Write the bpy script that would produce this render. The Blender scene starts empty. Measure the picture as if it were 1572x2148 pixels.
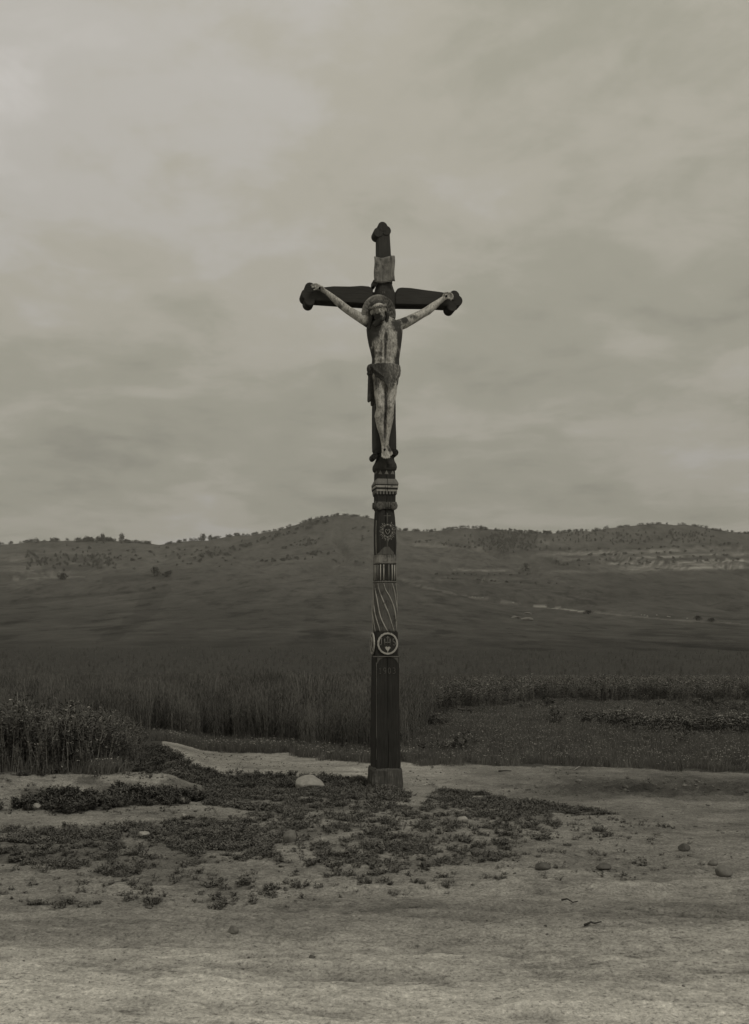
import bpy, bmesh, math, random
import numpy as np
from mathutils import Vector, Matrix, noise as mnoise

SC = bpy.context.scene
R = math.radians
# ------------------------------------------------------------------ camera, world, sun
F = 2200.0            # focal length in photograph pixels
CX, HY = 786.0, 1365.0
CAMH = 1.5
cam_d = bpy.data.cameras.new("camera")
cam = bpy.data.objects.new("camera", cam_d)
SC.collection.objects.link(cam)
cam.location = (0, 0, CAMH)
cam.rotation_euler = (R(90), 0, 0)
cam_d.sensor_fit = 'AUTO'
cam_d.sensor_width = 36.0
cam_d.lens = F / 2148.0 * 36.0
cam_d.shift_y = (HY - 1074.0) / 2148.0
cam_d.clip_start = 0.1
cam_d.clip_end = 9000
SC.camera = cam
SC.view_settings.view_transform = 'Standard'
SC.view_settings.look = 'None'
SC.view_settings.exposure = 0.0
SC.view_settings.gamma = 1.0
SC.view_settings.use_curve_mapping = False

SUN_EL, SUN_AZ = 52.0, 35.0       # azimuth measured from behind the camera towards the right
w = bpy.data.worlds.new("World")
SC.world = w
w.use_nodes = True
nt = w.node_tree
nt.nodes.clear()
def N(nt, typ, **kw):
    n = nt.nodes.new(typ)
    for k, v in kw.items():
        setattr(n, k, v)
    return n
def LK(nt, a, b): nt.links.new(a, b)
def mathn(nt, op, a, b=None, c=None, clamp=False):
    n = N(nt, 'ShaderNodeMath', operation=op); n.use_clamp = clamp
    for i, v in enumerate((a, b, c)):
        if v is None: continue
        if isinstance(v, (int, float)): n.inputs[i].default_value = v
        else: LK(nt, v, n.inputs[i])
    return n.outputs[0]
def ramp(nt, fac, stops, interp='LINEAR'):
    n = N(nt, 'ShaderNodeValToRGB')
    cr = n.color_ramp; cr.interpolation = interp
    while len(cr.elements) < len(stops): cr.elements.new(0.5)
    for e, (p, c) in zip(cr.elements, stops):
        e.position = p
        e.color = (c, c, c, 1) if isinstance(c, (int, float)) else (*c, 1)
    LK(nt, fac, n.inputs[0])
    return n.outputs[0]
def mixc(nt, fac, a, b, blend='MIX'):
    n = N(nt, 'ShaderNodeMix', data_type='RGBA', blend_type=blend)
    for i, v in ((0, fac), (6, a), (7, b)):
        s = n.inputs[i]
        if isinstance(v, (int, float)): s.default_value = v if i == 0 else (v, v, v, 1)
        elif isinstance(v, tuple): s.default_value = (*v, 1)
        else: LK(nt, v, s)
    return n.outputs[2]
def noise_tex(nt, vec, scale, detail=4, rough=0.55, dist=0.0):
    n = N(nt, 'ShaderNodeTexNoise')
    n.inputs['Scale'].default_value = scale
    n.inputs['Detail'].default_value = detail
    n.inputs['Roughness'].default_value = rough
    n.inputs['Distortion'].default_value = dist
    LK(nt, vec, n.inputs['Vector'])
    return n.outputs['Fac']

sky = N(nt, 'ShaderNodeTexSky', sky_type='NISHITA')
sky.sun_disc = False
sky.sun_elevation = R(SUN_EL)
sky.sun_rotation = R(180 - SUN_AZ)
hs = N(nt, 'ShaderNodeHueSaturation'); hs.inputs['Saturation'].default_value = 0.0
LK(nt, sky.outputs[0], hs.inputs['Color'])
tc = N(nt, 'ShaderNodeTexCoord')
sep = N(nt, 'ShaderNodeSeparateXYZ'); LK(nt, tc.outputs['Generated'], sep.inputs[0])
zc = mathn(nt, 'MAXIMUM', sep.outputs[2], 0.0)
den = mathn(nt, 'ADD', zc, 0.16)
u = mathn(nt, 'DIVIDE', sep.outputs[0], den)
v = mathn(nt, 'DIVIDE', sep.outputs[1], den)
comb = N(nt, 'ShaderNodeCombineXYZ'); LK(nt, u, comb.inputs[0]); LK(nt, v, comb.inputs[1])
comb.inputs[2].default_value = 3.7
n1 = noise_tex(nt, comb.outputs[0], 0.85, 3, 0.5, 0.25)
n2 = noise_tex(nt, comb.outputs[0], 2.2, 5, 0.52, 0.5)
n3 = noise_tex(nt, comb.outputs[0], 6.0, 7, 0.62, 0.3)
c1 = mathn(nt, 'ADD', mathn(nt, 'ADD', mathn(nt, 'MULTIPLY', n1, 0.46), mathn(nt, 'MULTIPLY', n2, 0.34)), mathn(nt, 'MULTIPLY', n3, 0.20))
# overcast: brighter overhead, duller towards the horizon, soft cloud layers
cl = ramp(nt, c1, [(0.37, (2.25, 2.16, 1.76)), (0.455, (2.85, 2.74, 2.22)), (0.53, (3.45, 3.26, 2.74)), (0.60, (3.85, 3.68, 3.35)), (0.70, (4.6, 4.4, 4.15))], 'EASE')
hz = ramp(nt, zc, [(0.0, 0.83), (0.12, 0.86), (0.30, 1.0), (0.5, 1.12), (1.0, 1.25)])
skyc = mixc(nt, 1.0, cl, hz, 'MULTIPLY')
skyc = mixc(nt, 0.94, hs.outputs[0], skyc)
bg = N(nt, 'ShaderNodeBackground'); bg.inputs['Strength'].default_value = 0.117
LK(nt, skyc, bg.inputs['Color'])
wo = N(nt, 'ShaderNodeOutputWorld'); LK(nt, bg.outputs[0], wo.inputs[0])

sl = bpy.data.lights.new("sun", 'SUN'); so = bpy.data.objects.new("sun", sl)
SC.collection.objects.link(so)
sl.energy = 0.9; sl.angle = R(14); sl.color = (1.0, 0.965, 0.87)
sd = Vector((math.sin(R(SUN_AZ)) * math.cos(R(SUN_EL)), -math.cos(R(SUN_AZ)) * math.cos(R(SUN_EL)), math.sin(R(SUN_EL))))
so.rotation_euler = sd.to_track_quat('Z', 'Y').to_euler()
so.location = (5, -8, 12)

# ------------------------------------------------------------------ air
def build_haze():
    bm = bmesh.new(); bmesh.ops.create_cube(bm, size=1, matrix=Matrix.Translation((0, 1150, -20)) @ Matrix.Diagonal((8600, 2600, 560, 1)))
    me = bpy.data.meshes.new('haze'); bm.to_mesh(me); bm.free()
    o = bpy.data.objects.new('haze', me); SC.collection.objects.link(o); o['kind'] = 'stuff'
    o['label'] = 'thin even haze over the fields and hills'; o['category'] = 'haze'
    m = bpy.data.materials.new('haze'); m.use_nodes = True; t = m.node_tree; t.nodes.clear()
    v = t.nodes.new('ShaderNodeVolumePrincipled'); v.inputs['Density'].default_value = 0.00016; v.inputs['Color'].default_value = (.95, .93, .86, 1); v.inputs['Anisotropy'].default_value = 0.2
    out = t.nodes.new('ShaderNodeOutputMaterial'); t.links.new(v.outputs[0], out.inputs['Volume'])
    me.materials.append(m)
build_haze()

# ------------------------------------------------------------------ helpers
random.seed(7)
RNG = np.random.default_rng(11)
COL = SC.collection
def tag(o, label=None, cat=None, group=None, kind=None):
    if label: o['label'] = label
    if cat: o['category'] = cat
    if group: o['group'] = group
    if kind: o['kind'] = kind
    return o
def link(name, me, parent=None, mat=None, smooth=False):
    o = bpy.data.objects.new(name, me); COL.objects.link(o)
    if parent is not None: o.parent = parent
    if mat is not None:
        me.materials.clear(); me.materials.append(mat)
    if smooth: me.shade_smooth()
    return o
def empty(name, loc, rz=0.0):
    o = bpy.data.objects.new(name, None); COL.objects.link(o)
    o.location = loc; o.rotation_euler = (0, 0, rz); o.empty_display_size = 0.1
    return o
def np_mesh(name, V, Fc, attrs=None):
    """V (n,3); Fc (m,k) array of equal-sized faces"""
    me = bpy.data.meshes.new(name)
    V = np.asarray(V, np.float32); Fc = np.asarray(Fc, np.int32)
    k = Fc.shape[1]
    me.vertices.add(len(V)); me.vertices.foreach_set('co', V.ravel())
    me.loops.add(Fc.size); me.loops.foreach_set('vertex_index', Fc.ravel())
    me.polygons.add(len(Fc)); me.polygons.foreach_set('loop_start', np.arange(0, Fc.size, k, dtype=np.int32))
    for nme, arr in (attrs or {}).items():
        at = me.attributes.new(nme, 'FLOAT', 'POINT'); at.data.foreach_set('value', np.asarray(arr, np.float32))
    me.update(calc_edges=True)
    return me
def from_bm(name, bm):
    me = bpy.data.meshes.new(name); bm.to_mesh(me); bm.free(); return me

# numpy value noise
_P = RNG.integers(0, 2**31, 65536)
def _h(i, j, s):
    return (_P[(i * 73856093 ^ j * 19349663 ^ s * 83492791) & 65535] & 0xffffff) / float(0xffffff)
def vnoise(x, y, s=0):
    x = np.asarray(x, float); y = np.asarray(y, float)
    xi = np.floor(x).astype(np.int64); yi = np.floor(y).astype(np.int64)
    fx = x - xi; fy = y - yi
    fx = fx * fx * (3 - 2 * fx); fy = fy * fy * (3 - 2 * fy)
    a = _h(xi, yi, s); b = _h(xi + 1, yi, s); c = _h(xi, yi + 1, s); d = _h(xi + 1, yi + 1, s)
    return (a * (1 - fx) + b * fx) * (1 - fy) + (c * (1 - fx) + d * fx) * fy
def fbm(x, y, o=4, s=0, g=0.5):
    t = 0; a = 1.0; n = 0
    for k in range(o):
        t = t + a * vnoise(x * 2**k + 17.3 * k, y * 2**k - 9.1 * k, s + k); n += a; a *= g
    return t / n          # 0..1
def sstep(a, b, x):
    t = np.clip((np.asarray(x, float) - a) / (b - a), 0, 1); return t * t * (3 - 2 * t)
def inpoly(px, py, poly):
    px = np.asarray(px, float); py = np.asarray(py, float)
    r = np.zeros(px.shape, bool); n = len(poly)
    for i in range(n):
        x1, y1 = poly[i]; x2, y2 = poly[(i + 1) % n]
        c = ((y1 > py) != (y2 > py)) & (px < (x2 - x1) * (py - y1) / ((y2 - y1) or 1e-9) + x1)
        r ^= c
    return r

# ------------------------------------------------------------------ materials
def new_mat(name):
    m = bpy.data.materials.new(name); m.use_nodes = True
    nt = m.node_tree; b = nt.nodes['Principled BSDF']
    b.inputs['Roughness'].default_value = 0.9
    b.inputs['Specular IOR Level'].default_value = 0.15
    return m, nt, b
TINT = (1.0, 0.965, 0.89)      # the plate's warm grey
def g(v, k=1.0): return (v * TINT[0], v * (TINT[1] * k + 1 - k), v * (TINT[2] * k + (1 - k)))
def objvec(nt, scale=(1, 1, 1), kind='Object'):
    tc = N(nt, 'ShaderNodeTexCoord'); mp = N(nt, 'ShaderNodeMapping')
    mp.inputs['Scale'].default_value = scale
    LK(nt, tc.outputs[kind], mp.inputs[0]); return mp.outputs[0]
def bump(nt, b, h, strength=0.5, dist=0.01):
    n = N(nt, 'ShaderNodeBump'); n.inputs['Strength'].default_value = strength
    n.inputs['Distance'].default_value = dist
    LK(nt, h, n.inputs['Height']); LK(nt, n.outputs[0], b.inputs['Normal'])
def wood_mat(name, lo, hi, wear=0.0, wearc=0.2, grain=(26, 26, 1.6), rough=0.85):
    m, nt, b = new_mat(name)
    vg = objvec(nt, grain); v1 = objvec(nt)
    f = noise_tex(nt, vg, 3.0, 6, 0.65, 0.3)
    big = noise_tex(nt, v1, 3.0, 4, 0.6)
    f2 = mathn(nt, 'ADD', mathn(nt, 'MULTIPLY', f, 0.65), mathn(nt, 'MULTIPLY', big, 0.35))
    c = ramp(nt, f2, [(0.36, g(lo)), (0.64, g(hi))])
    if wear > 0:
        wv = noise_tex(nt, v1, 9.0, 8, 0.68)
        mk = ramp(nt, mathn(nt, 'ADD', mathn(nt, 'MULTIPLY', wv, 0.6), mathn(nt, 'MULTIPLY', f, 0.4)), [(0.62 - wear * 0.35, 0.0), (0.70 - wear * 0.3, 1.0)])
        c = mixc(nt, mk, c, g(wearc))
    LK(nt, c, b.inputs['Base Color']); b.inputs['Roughness'].default_value = rough
    bump(nt, b, f, 0.55, 0.006)
    return m
M_DARK = wood_mat('dark_painted_wood', 0.024, 0.046, 0.10, 0.085)
M_ARM = wood_mat('dark_crossarm_wood', 0.034, 0.056, 0.0, 0.12, (1.6, 26, 26))
M_UP = wood_mat('dark_upper_wood', 0.034, 0.058, 0.0, 0.12)
M_LOW = wood_mat('dark_lower_post_wood', 0.022, 0.042, 0.10, 0.06)
M_BASE = wood_mat('weathered_base_wood', 0.04, 0.10, 0.25, 0.14)
M_GREY = wood_mat('weathered_grey_paint', 0.12, 0.21, 0.2, 0.07)
M_MIDG = wood_mat('worn_mid_grey_paint', 0.075, 0.13, 0.12, 0.045)
M_PALE = wood_mat('worn_pale_paint', 0.26, 0.48, 0.25, 0.09)
M_BAND = wood_mat('flaking_pale_paint', 0.14, 0.34, 0.4, 0.05)
M_BRIGHT = wood_mat('pale_line_paint', 0.35, 0.55, 0.12, 0.2)
M_PANEL = wood_mat('worn_title_board', 0.08, 0.34, 0.35, 0.05, (12, 12, 1.5))
M_LETTER = wood_mat('faded_letter_paint', 0.09, 0.15, 0.2, 0.05)
M_IRON, _nt, _b = new_mat('rusted_iron'); _b.inputs['Base Color'].default_value = (*g(0.015), 1)

def carved_mat(name, dark, mid, pale, thr=0.48, spots=True):
    """flaking paint over weathered wood; 'stain' (a vertex attribute) keeps the stains where they are on the carving"""
    m, nt, b = new_mat(name)
    v1 = objvec(nt); vs = objvec(nt, (1, 1, 0.45))
    at = N(nt, 'ShaderNodeAttribute'); at.attribute_name = 'stain'
    a = noise_tex(nt, vs, 19.0, 8, 0.74, 0.4)
    c_ = noise_tex(nt, vs, 80.0, 5, 0.7)
    f = mathn(nt, 'ADD', mathn(nt, 'MULTIPLY', a, 0.52), mathn(nt, 'MULTIPLY', c_, 0.48))
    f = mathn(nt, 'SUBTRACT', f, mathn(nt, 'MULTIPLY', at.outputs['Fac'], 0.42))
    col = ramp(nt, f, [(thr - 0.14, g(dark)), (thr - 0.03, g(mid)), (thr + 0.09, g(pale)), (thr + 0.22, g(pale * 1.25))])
    LK(nt, col, b.inputs['Base Color']); b.inputs['Roughness'].default_value = 0.75
    bump(nt, b, f, 0.5, 0.006)
    return m
M_SKIN = carved_mat('flaking_carved_skin', 0.05, 0.22, 0.50, 0.46)
M_HALO = carved_mat('flaking_halo_paint', 0.06, 0.17, 0.36, 0.475)
M_HAIR = carved_mat('dark_carved_hair', 0.045, 0.09, 0.27, 0.49)
M_CLOTH = carved_mat('dark_carved_cloth', 0.05, 0.11, 0.27, 0.475)

def leaf_mat(name, c0, c1, rnd=0.35, trans=0.15):
    m, nt, b = new_mat(name)
    oi = N(nt, 'ShaderNodeObjectInfo')
    geo = N(nt, 'ShaderNodeNewGeometry')
    v1 = objvec(nt)
    nz = noise_tex(nt, v1, 14.0, 2, 0.5)
    f = mathn(nt, 'ADD', mathn(nt, 'MULTIPLY', oi.outputs['Random'], 0.5), mathn(nt, 'MULTIPLY', nz, 0.5))
    c = ramp(nt, f, [(0.2, g(c0)), (0.8, g(c1))])
    LK(nt, c, b.inputs['Base Color']); b.inputs['Roughness'].default_value = 0.75
    return m
M_WEED = leaf_mat('low_weed_leaf', 0.08, 0.19)
M_BANKW = leaf_mat('bank_weed_leaf', 0.055, 0.12)
M_GRASS = leaf_mat('meadow_grass', 0.09, 0.16)
M_RYE = leaf_mat('rye_stalk', 0.085, 0.24)
M_RYEL = leaf_mat('rye_leaf', 0.06, 0.12)
M_EAR = leaf_mat('rye_ear', 0.07, 0.20)
M_TALL = leaf_mat('tall_weed_stem', 0.10, 0.30)
M_TALLL = leaf_mat('tall_weed_leaf', 0.05, 0.11)
M_FLOW = leaf_mat('white_flower', 0.35, 0.6)
M_DRY = leaf_mat('dry_straw', 0.2, 0.34)
M_TREE = leaf_mat('far_tree_leaf', 0.055, 0.095)
M_BARK, _n, _b = new_mat('bark'); _b.inputs['Base Color'].default_value = (*g(0.05), 1)

def stone_mat(name, lo, hi):
    m, nt, b = new_mat(name)
    v1 = objvec(nt)
    f = noise_tex(nt, v1, 9.0, 8, 0.65)
    f2 = noise_tex(nt, v1, 60.0, 4, 0.6)
    ff = mathn(nt, 'ADD', mathn(nt, 'MULTIPLY', f, 0.7), mathn(nt, 'MULTIPLY', f2, 0.3))
    LK(nt, ramp(nt, ff, [(0.35, g(lo)), (0.65, g(hi))]), b.inputs['Base Color'])
    bump(nt, b, ff, 0.6, 0.012)
    return m
M_ST_PALE = stone_mat('pale_limestone', 0.22, 0.36)
M_ST_GREY = stone_mat('grey_fieldstone', 0.11, 0.20)
M_ST_DARK = stone_mat('dark_fieldstone', 0.07, 0.13)

def ground_mat(name, near=True, amp=1.0, bumpd=0.02):
    """base tone from the 'tone' attribute (bare dust, turf, ploughland, painted foreground brightening), grain from noise"""
    m, nt, b = new_mat(name)
    at = N(nt, 'ShaderNodeAttribute'); at.attribute_name = 'tone'
    tc = N(nt, 'ShaderNodeTexCoord')
    mp = N(nt, 'ShaderNodeMapping'); LK(nt, tc.outputs['Object'], mp.inputs[0])
    if near:
        mp.inputs['Scale'].default_value = (0.75, 1.25, 1); mp.inputs['Rotation'].default_value = (0, 0, R(-5))
        a = noise_tex(nt, mp.outputs[0], 1.6, 8, 0.66, 0.4)
        bb = noise_tex(nt, mp.outputs[0], 13.0, 8, 0.8, 0.3)
        cc = noise_tex(nt, mp.outputs[0], 5.0, 6, 0.75, 1.2)
        f = mathn(nt, 'ADD', mathn(nt, 'ADD', mathn(nt, 'MULTIPLY', a, 0.42), mathn(nt, 'MULTIPLY', bb, 0.38)), mathn(nt, 'MULTIPLY', cc, 0.2))
        k = ramp(nt, f, [(0.38, 0.42), (0.43, 0.70), (0.49, 0.96), (0.55, 1.12), (0.63, 1.38)])
        gr = noise_tex(nt, tc.outputs['Object'], 55.0, 4, 0.75, 0.0)
        g2 = noise_tex(nt, mp.outputs[0], 21.0, 4, 0.7, 0.0)
        k = mixc(nt, 1.0, k, ramp(nt, gr, [(0.34, 0.45), (0.44, 0.88), (0.56, 1.08), (0.68, 1.45)]), 'MULTIPLY')
        k = mixc(nt, 1.0, k, ramp(nt, g2, [(0.30, 0.40), (0.40, 0.94), (0.62, 1.04), (0.72, 1.25)]), 'MULTIPLY')
        bh = mathn(nt, 'ADD', mathn(nt, 'MULTIPLY', f, 0.6), mathn(nt, 'MULTIPLY', gr, 0.4))
    else:
        mp.inputs['Scale'].default_value = (1.0, 0.5, 1.0); mp.inputs['Rotation'].default_value = (0, 0, R(25))
        a = noise_tex(nt, mp.outputs[0], 0.02, 8, 0.7, 0.2)
        bb = noise_tex(nt, mp.outputs[0], 0.14, 6, 0.75)
        mp2 = N(nt, 'ShaderNodeMapping'); LK(nt, tc.outputs['Object'], mp2.inputs[0]); mp2.inputs['Scale'].default_value = (1, 0.22, 1)
        tuft = noise_tex(nt, mp2.outputs[0], 0.10, 5, 0.7, 0.3)
        f = mathn(nt, 'ADD', mathn(nt, 'MULTIPLY', a, 0.5), mathn(nt, 'MULTIPLY', bb, 0.5))
        k = ramp(nt, f, [(0.34, 0.66), (0.5, 1.0), (0.66, 1.3)])
        k = mixc(nt, 1.0, k, ramp(nt, tuft, [(0.38, 0.50), (0.46, 0.92), (0.56, 1.05), (0.68, 1.28)]), 'MULTIPLY')
        bh = bb
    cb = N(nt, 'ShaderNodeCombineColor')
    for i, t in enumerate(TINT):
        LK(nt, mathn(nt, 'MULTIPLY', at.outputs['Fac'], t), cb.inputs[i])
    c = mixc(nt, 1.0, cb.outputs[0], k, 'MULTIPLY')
    LK(nt, c, b.inputs['Base Color']); b.inputs['Roughness'].default_value = 0.95
    b.inputs['Specular IOR Level'].default_value = 0.08
    bump(nt, b, bh, 0.8 if near else 0.5, bumpd)
    return m
M_GROUND = ground_mat('dusty_ground', True, 1.0, 0.045)
M_FIELD = ground_mat('field_soil', True, 1.0, 0.03)
M_HILL = ground_mat('hill_turf', False, 1.0, 3.0)

# ------------------------------------------------------------------ terrain
SKY_PX = [-1600, -600, 20, 100, 210, 300, 335, 400, 480, 560, 620, 660, 710, 760, 785, 840, 900, 950, 990, 1040, 1100, 1150, 1200, 1250, 1300, 1350, 1410, 1460, 1540, 1700, 2200, 3600]
SKY_PY = [1160, 1150, 1139, 1135, 1134, 1138, 1143, 1133, 1125, 1114, 1101, 1087, 1079, 1082, 1087, 1109, 1115, 1110, 1106, 1112, 1115, 1120, 1115, 1110, 1105, 1100, 1097, 1104, 1117, 1121, 1130, 1150]
YS = 1500.0
LT = [(60, 1420), (100, 1388), (160, 1355), (250, 1320), (400, 1275), (600, 1230), (850, 1192), (1100, 1165)]
RT = [(60, 1420), (100, 1390), (160, 1362), (250, 1335), (400, 1306), (600, 1268), (850, 1222), (1100, 1180)]
def sky_py(px): return np.interp(px, SKY_PX, SKY_PY)
def far_py(px, Y):
    lY = np.log(Y)
    l = np.interp(lY, np.log([a for a, _ in LT]), [b for _, b in LT])
    r = np.interp(lY, np.log([a for a, _ in RT]), [b for _, b in RT])
    w_ = sstep(620, 1250, px)
    wl = sstep(500, 100, px)          # the far left dips into a side valley
    b = l * (1 - w_) + r * w_ + wl * 10 * sstep(300, 800, Y)
    s = sky_py(px)
    hill = sstep(560, 700, px) * sstep(860, 720, px)
    t = np.clip((lY - math.log(1100)) / (math.log(YS) - math.log(1100)), 0, 1)
    b11 = b
    out = np.where(Y > 1100, b11 + (s - b11) * (t * (0.4 + 0.6 * t)), b11)
    return out
def relief(x, Y):
    k = sstep(140, 700, Y)
    r1 = (fbm(x / 170.0, Y / 170.0, 4, 40) - 0.5) * 17 * k
    r1 = r1 * (1 - 0.8 * sstep(1150, 1480, Y))
    # gullies running down the slopes
    gl = np.abs(fbm(x / 95.0 + 3, Y / 260.0, 3, 60) - 0.5)
    r2 = -7.0 * np.clip(0.10 - gl, 0, 1) / 0.10 * k * sstep(500, 800, Y) * (1 - 0.6 * sstep(1300, 1480, Y))
    return r1 + r2
def ruts(x, Y, px, py):
    z = (fbm(x * 0.9, Y * 1.1, 4, 3) - 0.5) * 0.06
    z = z + (fbm(x * 5.0, Y * 7.0, 4, 7, 0.7) - 0.5) * 0.042
    # wheel ruts of the road in the foreground
    s = Y + 0.07 * x
    road = sstep(8.6, 7.4, Y)
    z = z + road * (-0.035 * np.exp(-((s - 6.55 - 0.1 * np.sin(x * .8)) / 0.13)**2) - 0.03 * np.exp(-((s - 5.35) / 0.14)**2) + 0.018 * np.exp(-((s - 6.25) / 0.12)**2))
    sd = Y + 0.055 * x + 0.25 * np.sin(x * .35)
    z = z + sstep(9.0, 7.0, Y) * ((fbm(x * 0.8, sd * 6.0, 4, 501, .65) - .5) * .034 + (fbm(x * 6.0, sd * 16.0, 4, 511, .75) - .5) * .03)
    # churned mud on the right of the back track
    mud = np.exp(-((py - 1655) / 20.0)**2) * sstep(1020, 1200, px)
    z = z + mud * (fbm(x * 6.0, Y * 8.0, 3, 21, 0.7) - 0.5) * 0.15
    # raised left bank
    zb = 0.16 * sstep(10.3, 11.3, Y + 0.55 * (fbm(x * 2.2, Y * 1.2, 4, 5, .6) - .5)) * sstep(460, 330, px)
    z = z + zb * sstep(19, 15, Y)
    # the knoll under the cross
    z = z + (0.0 - z) * np.exp(-(((x - 0.1) / .8)**2 + ((Y - 11.4) / 0.8)**2))
    return z
def ground_z(x, Y):
    x = np.asarray(x, float); Y = np.asarray(Y, float)
    Ye = np.maximum(Y, 1.0)
    px = CX + x / Ye * F
    py0 = HY + CAMH / Ye * F
    zn = ruts(x, Y, px, py0) * sstep(60, 25, Y)
    Yc = np.clip(Y, 60.0, YS)
    pf = far_py(px, Yc)
    zf = CAMH + (HY - pf) * Yc / F
    drop = np.maximum(Y - YS, 0) * 0.35
    return zn + np.where(Y > 60, zf + relief(x, Y), 0) - drop
def gpt(px, py):
    """ground point under a pixel of the near ground"""
    Y = CAMH * F / (py - HY)
    for _ in range(3):
        z = float(ground_z((px - CX) / F * Y, Y)); Y = (CAMH - z) * F / (py - HY)
    x = (px - CX) / F * Y
    return x, Y, float(ground_z(x, Y))

def track_top(px): return np.interp(px, [-900, 0, 300, 560, 780, 860, 1100, 1540, 2400], [1530, 1546, 1556, 1567, 1588, 1598, 1607, 1618, 1650])
def track_bot(px): return np.interp(px, [-900, 0, 330, 620, 780, 860, 910, 1160, 1300, 1310, 2400], [1585, 1600, 1622, 1626, 1634, 1642, 1650, 1690, 1712, 1750, 1800])
def road_top(px): return np.interp(px, [-900, 0, 300, 500, 800, 1050, 1150, 1200, 1290, 1301, 2400], [1845, 1845, 1850, 1835, 1850, 1850, 1820, 1760, 1716, 1712, 1740])

# how thickly the low weeds cover the ground between the two roads (pixel outline -> world patch)
COVER = [
    ([(340, 1628), (620, 1628), (770, 1634), (770, 1660), (720, 1690), (560, 1702), (470, 1690), (360, 1680)], 0.95),
    ([(560, 1640), (600, 1640), (600, 1672), (520, 1672)], 0.9),
    ([(50, 1668), (190, 1658), (280, 1680), (300, 1700), (230, 1702), (70, 1700)], 1.0),
    ([(250, 1664), (330, 1660), (420, 1672), (400, 1690), (280, 1692)], 0.95),
    ([(-300, 1740), (120, 1736), (300, 1722), (520, 1714), (560, 1800), (420, 1812), (250, 1836), (90, 1812), (-300, 1806)], 0.86),
    ([(500, 1700), (760, 1668), (860, 1694), (895, 1684), (945, 1662), (1040, 1674), (1160, 1696), (1180, 1740), (1120, 1800), (820, 1835), (520, 1808)], 0.62),
    ([(912, 1650), (1010, 1664), (1160, 1690), (1300, 1712), (1230, 1714), (1010, 1688), (930, 1680), (885, 1688)], 0.93),
    ([(-300, 1810), (300, 1822), (700, 1815), (1150, 1780), (1280, 1735), (1290, 1830), (900, 1870), (600, 1905), (-300, 1910)], 0.32),
    ([(1150, 1700), (1300, 1716), (1440, 1740), (1480, 1800), (1300, 1860), (1100, 1860)], 0.12),
    ([(720, 1640), (775, 1648), (800, 1656), (870, 1660), (850, 1680), (760, 1684), (700, 1672)], .8),
    ([(300, 1600), (420, 1615), (420, 1640), (280, 1640)], 0.5),
]
def cover(px, py, n):
    c = np.zeros(np.shape(px))
    jx = px + (n - 0.5) * 80; jy = py + (n - 0.5) * 22
    for poly, wgt in COVER:
        c = np.maximum(c, wgt * inpoly(jx, jy, poly))
    c = c * (1 - 0.9 * np.exp(-(((px - 885) / 30)**2 + ((py - 1662) / 15)**2)))
    return c

# grid: fans out from the camera so that the mesh is as fine as the view needs
a_in = np.linspace(-0.41, 0.41, 560)
a_out = np.concatenate([np.linspace(0.42, 0.7, 30), np.linspace(0.74, 1.7, 22)])
A = np.concatenate([-a_out[::-1], a_in, a_out])
py_rows = np.concatenate([np.linspace(3300, 2250, 40), np.arange(2230, 1421, -2.1)])
Yn = CAMH * F / (py_rows - HY)
Yf = np.concatenate([np.exp(np.linspace(math.log(Yn[-1] * 1.02), math.log(1480), 230)), [1490, 1500, 1515, 1540, 1600, 1700, 1900, 2300]])
YY = np.concatenate([Yn, Yf])
AA, YG = np.meshgrid(A, YY)
XG = AA * YG
ZG = ground_z(XG, YG)
PXG = CX + AA * F
PYG = HY + (CAMH - ZG) / YG * F
# --- tones (albedo) over the whole sheet
tone = np.full(XG.shape, 0.20)
nzA = fbm(XG * 0.8, YG * 0.8, 4, 90)
nzB = fbm(XG * 3.0, YG * 3.0, 4, 95)
pyf = HY + CAMH / YG * F
cv = cover(PXG, pyf, nzB)
tone = 0.30 + 0.24 * sstep(1900, 2110, pyf) + (nzA - 0.5) * 0.12  # light brightening towards the camera is painted into the ground tone
tone = np.where(pyf < 1830, 0.285 - 0.02 * sstep(1000, 1300, PXG) + (nzA - 0.5) * 0.12, tone)
tone = tone * (1 - 0.18 * sstep(1990, 1880, pyf) * sstep(1560, 1700, pyf) * 0.6)
tone = np.where((pyf < track_bot(PXG)) & (pyf > track_top(PXG)), 0.32 - 0.12 * sstep(850, 1050, PXG) + (nzA - .5) * .12 + (nzB - .5) * .14, tone)
sdir = YG + 0.055 * XG + 0.25 * np.sin(XG * .35)
st1 = fbm(XG * 0.8, sdir * 6.0, 4, 501, .65); st2 = fbm(XG * 6.0, sdir * 16.0, 4, 511, .75)
bandk = sstep(1780, 1860, pyf)
tone = tone * (1 + bandk * ((st1 - .5) * .85 + (st2 - .5) * .8) + (1 - bandk) * (st2 - .5) * .6)
tone = tone * (1 - .22 * np.exp(-((pyf - (1955 - .03 * PXG)) / 26.0)**2) * (.5 + st1))
tone = tone * (1 - 0.66 * np.exp(-((pyf - 1655 - 10 * (nzA - .5)) / 19.0)**2) * sstep(1000, 1250, PXG) * sstep(.2, .5, nzB + .1))
tone = tone * (1 - 0.45 * np.clip(cv, 0, 1) * sstep(0.35, 0.6, nzB))
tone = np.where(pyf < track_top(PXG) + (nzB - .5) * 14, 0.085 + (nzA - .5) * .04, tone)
tone = np.where((PXG < 340) & (pyf < 1650) & (pyf > 1500), 0.07, tone)
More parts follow.
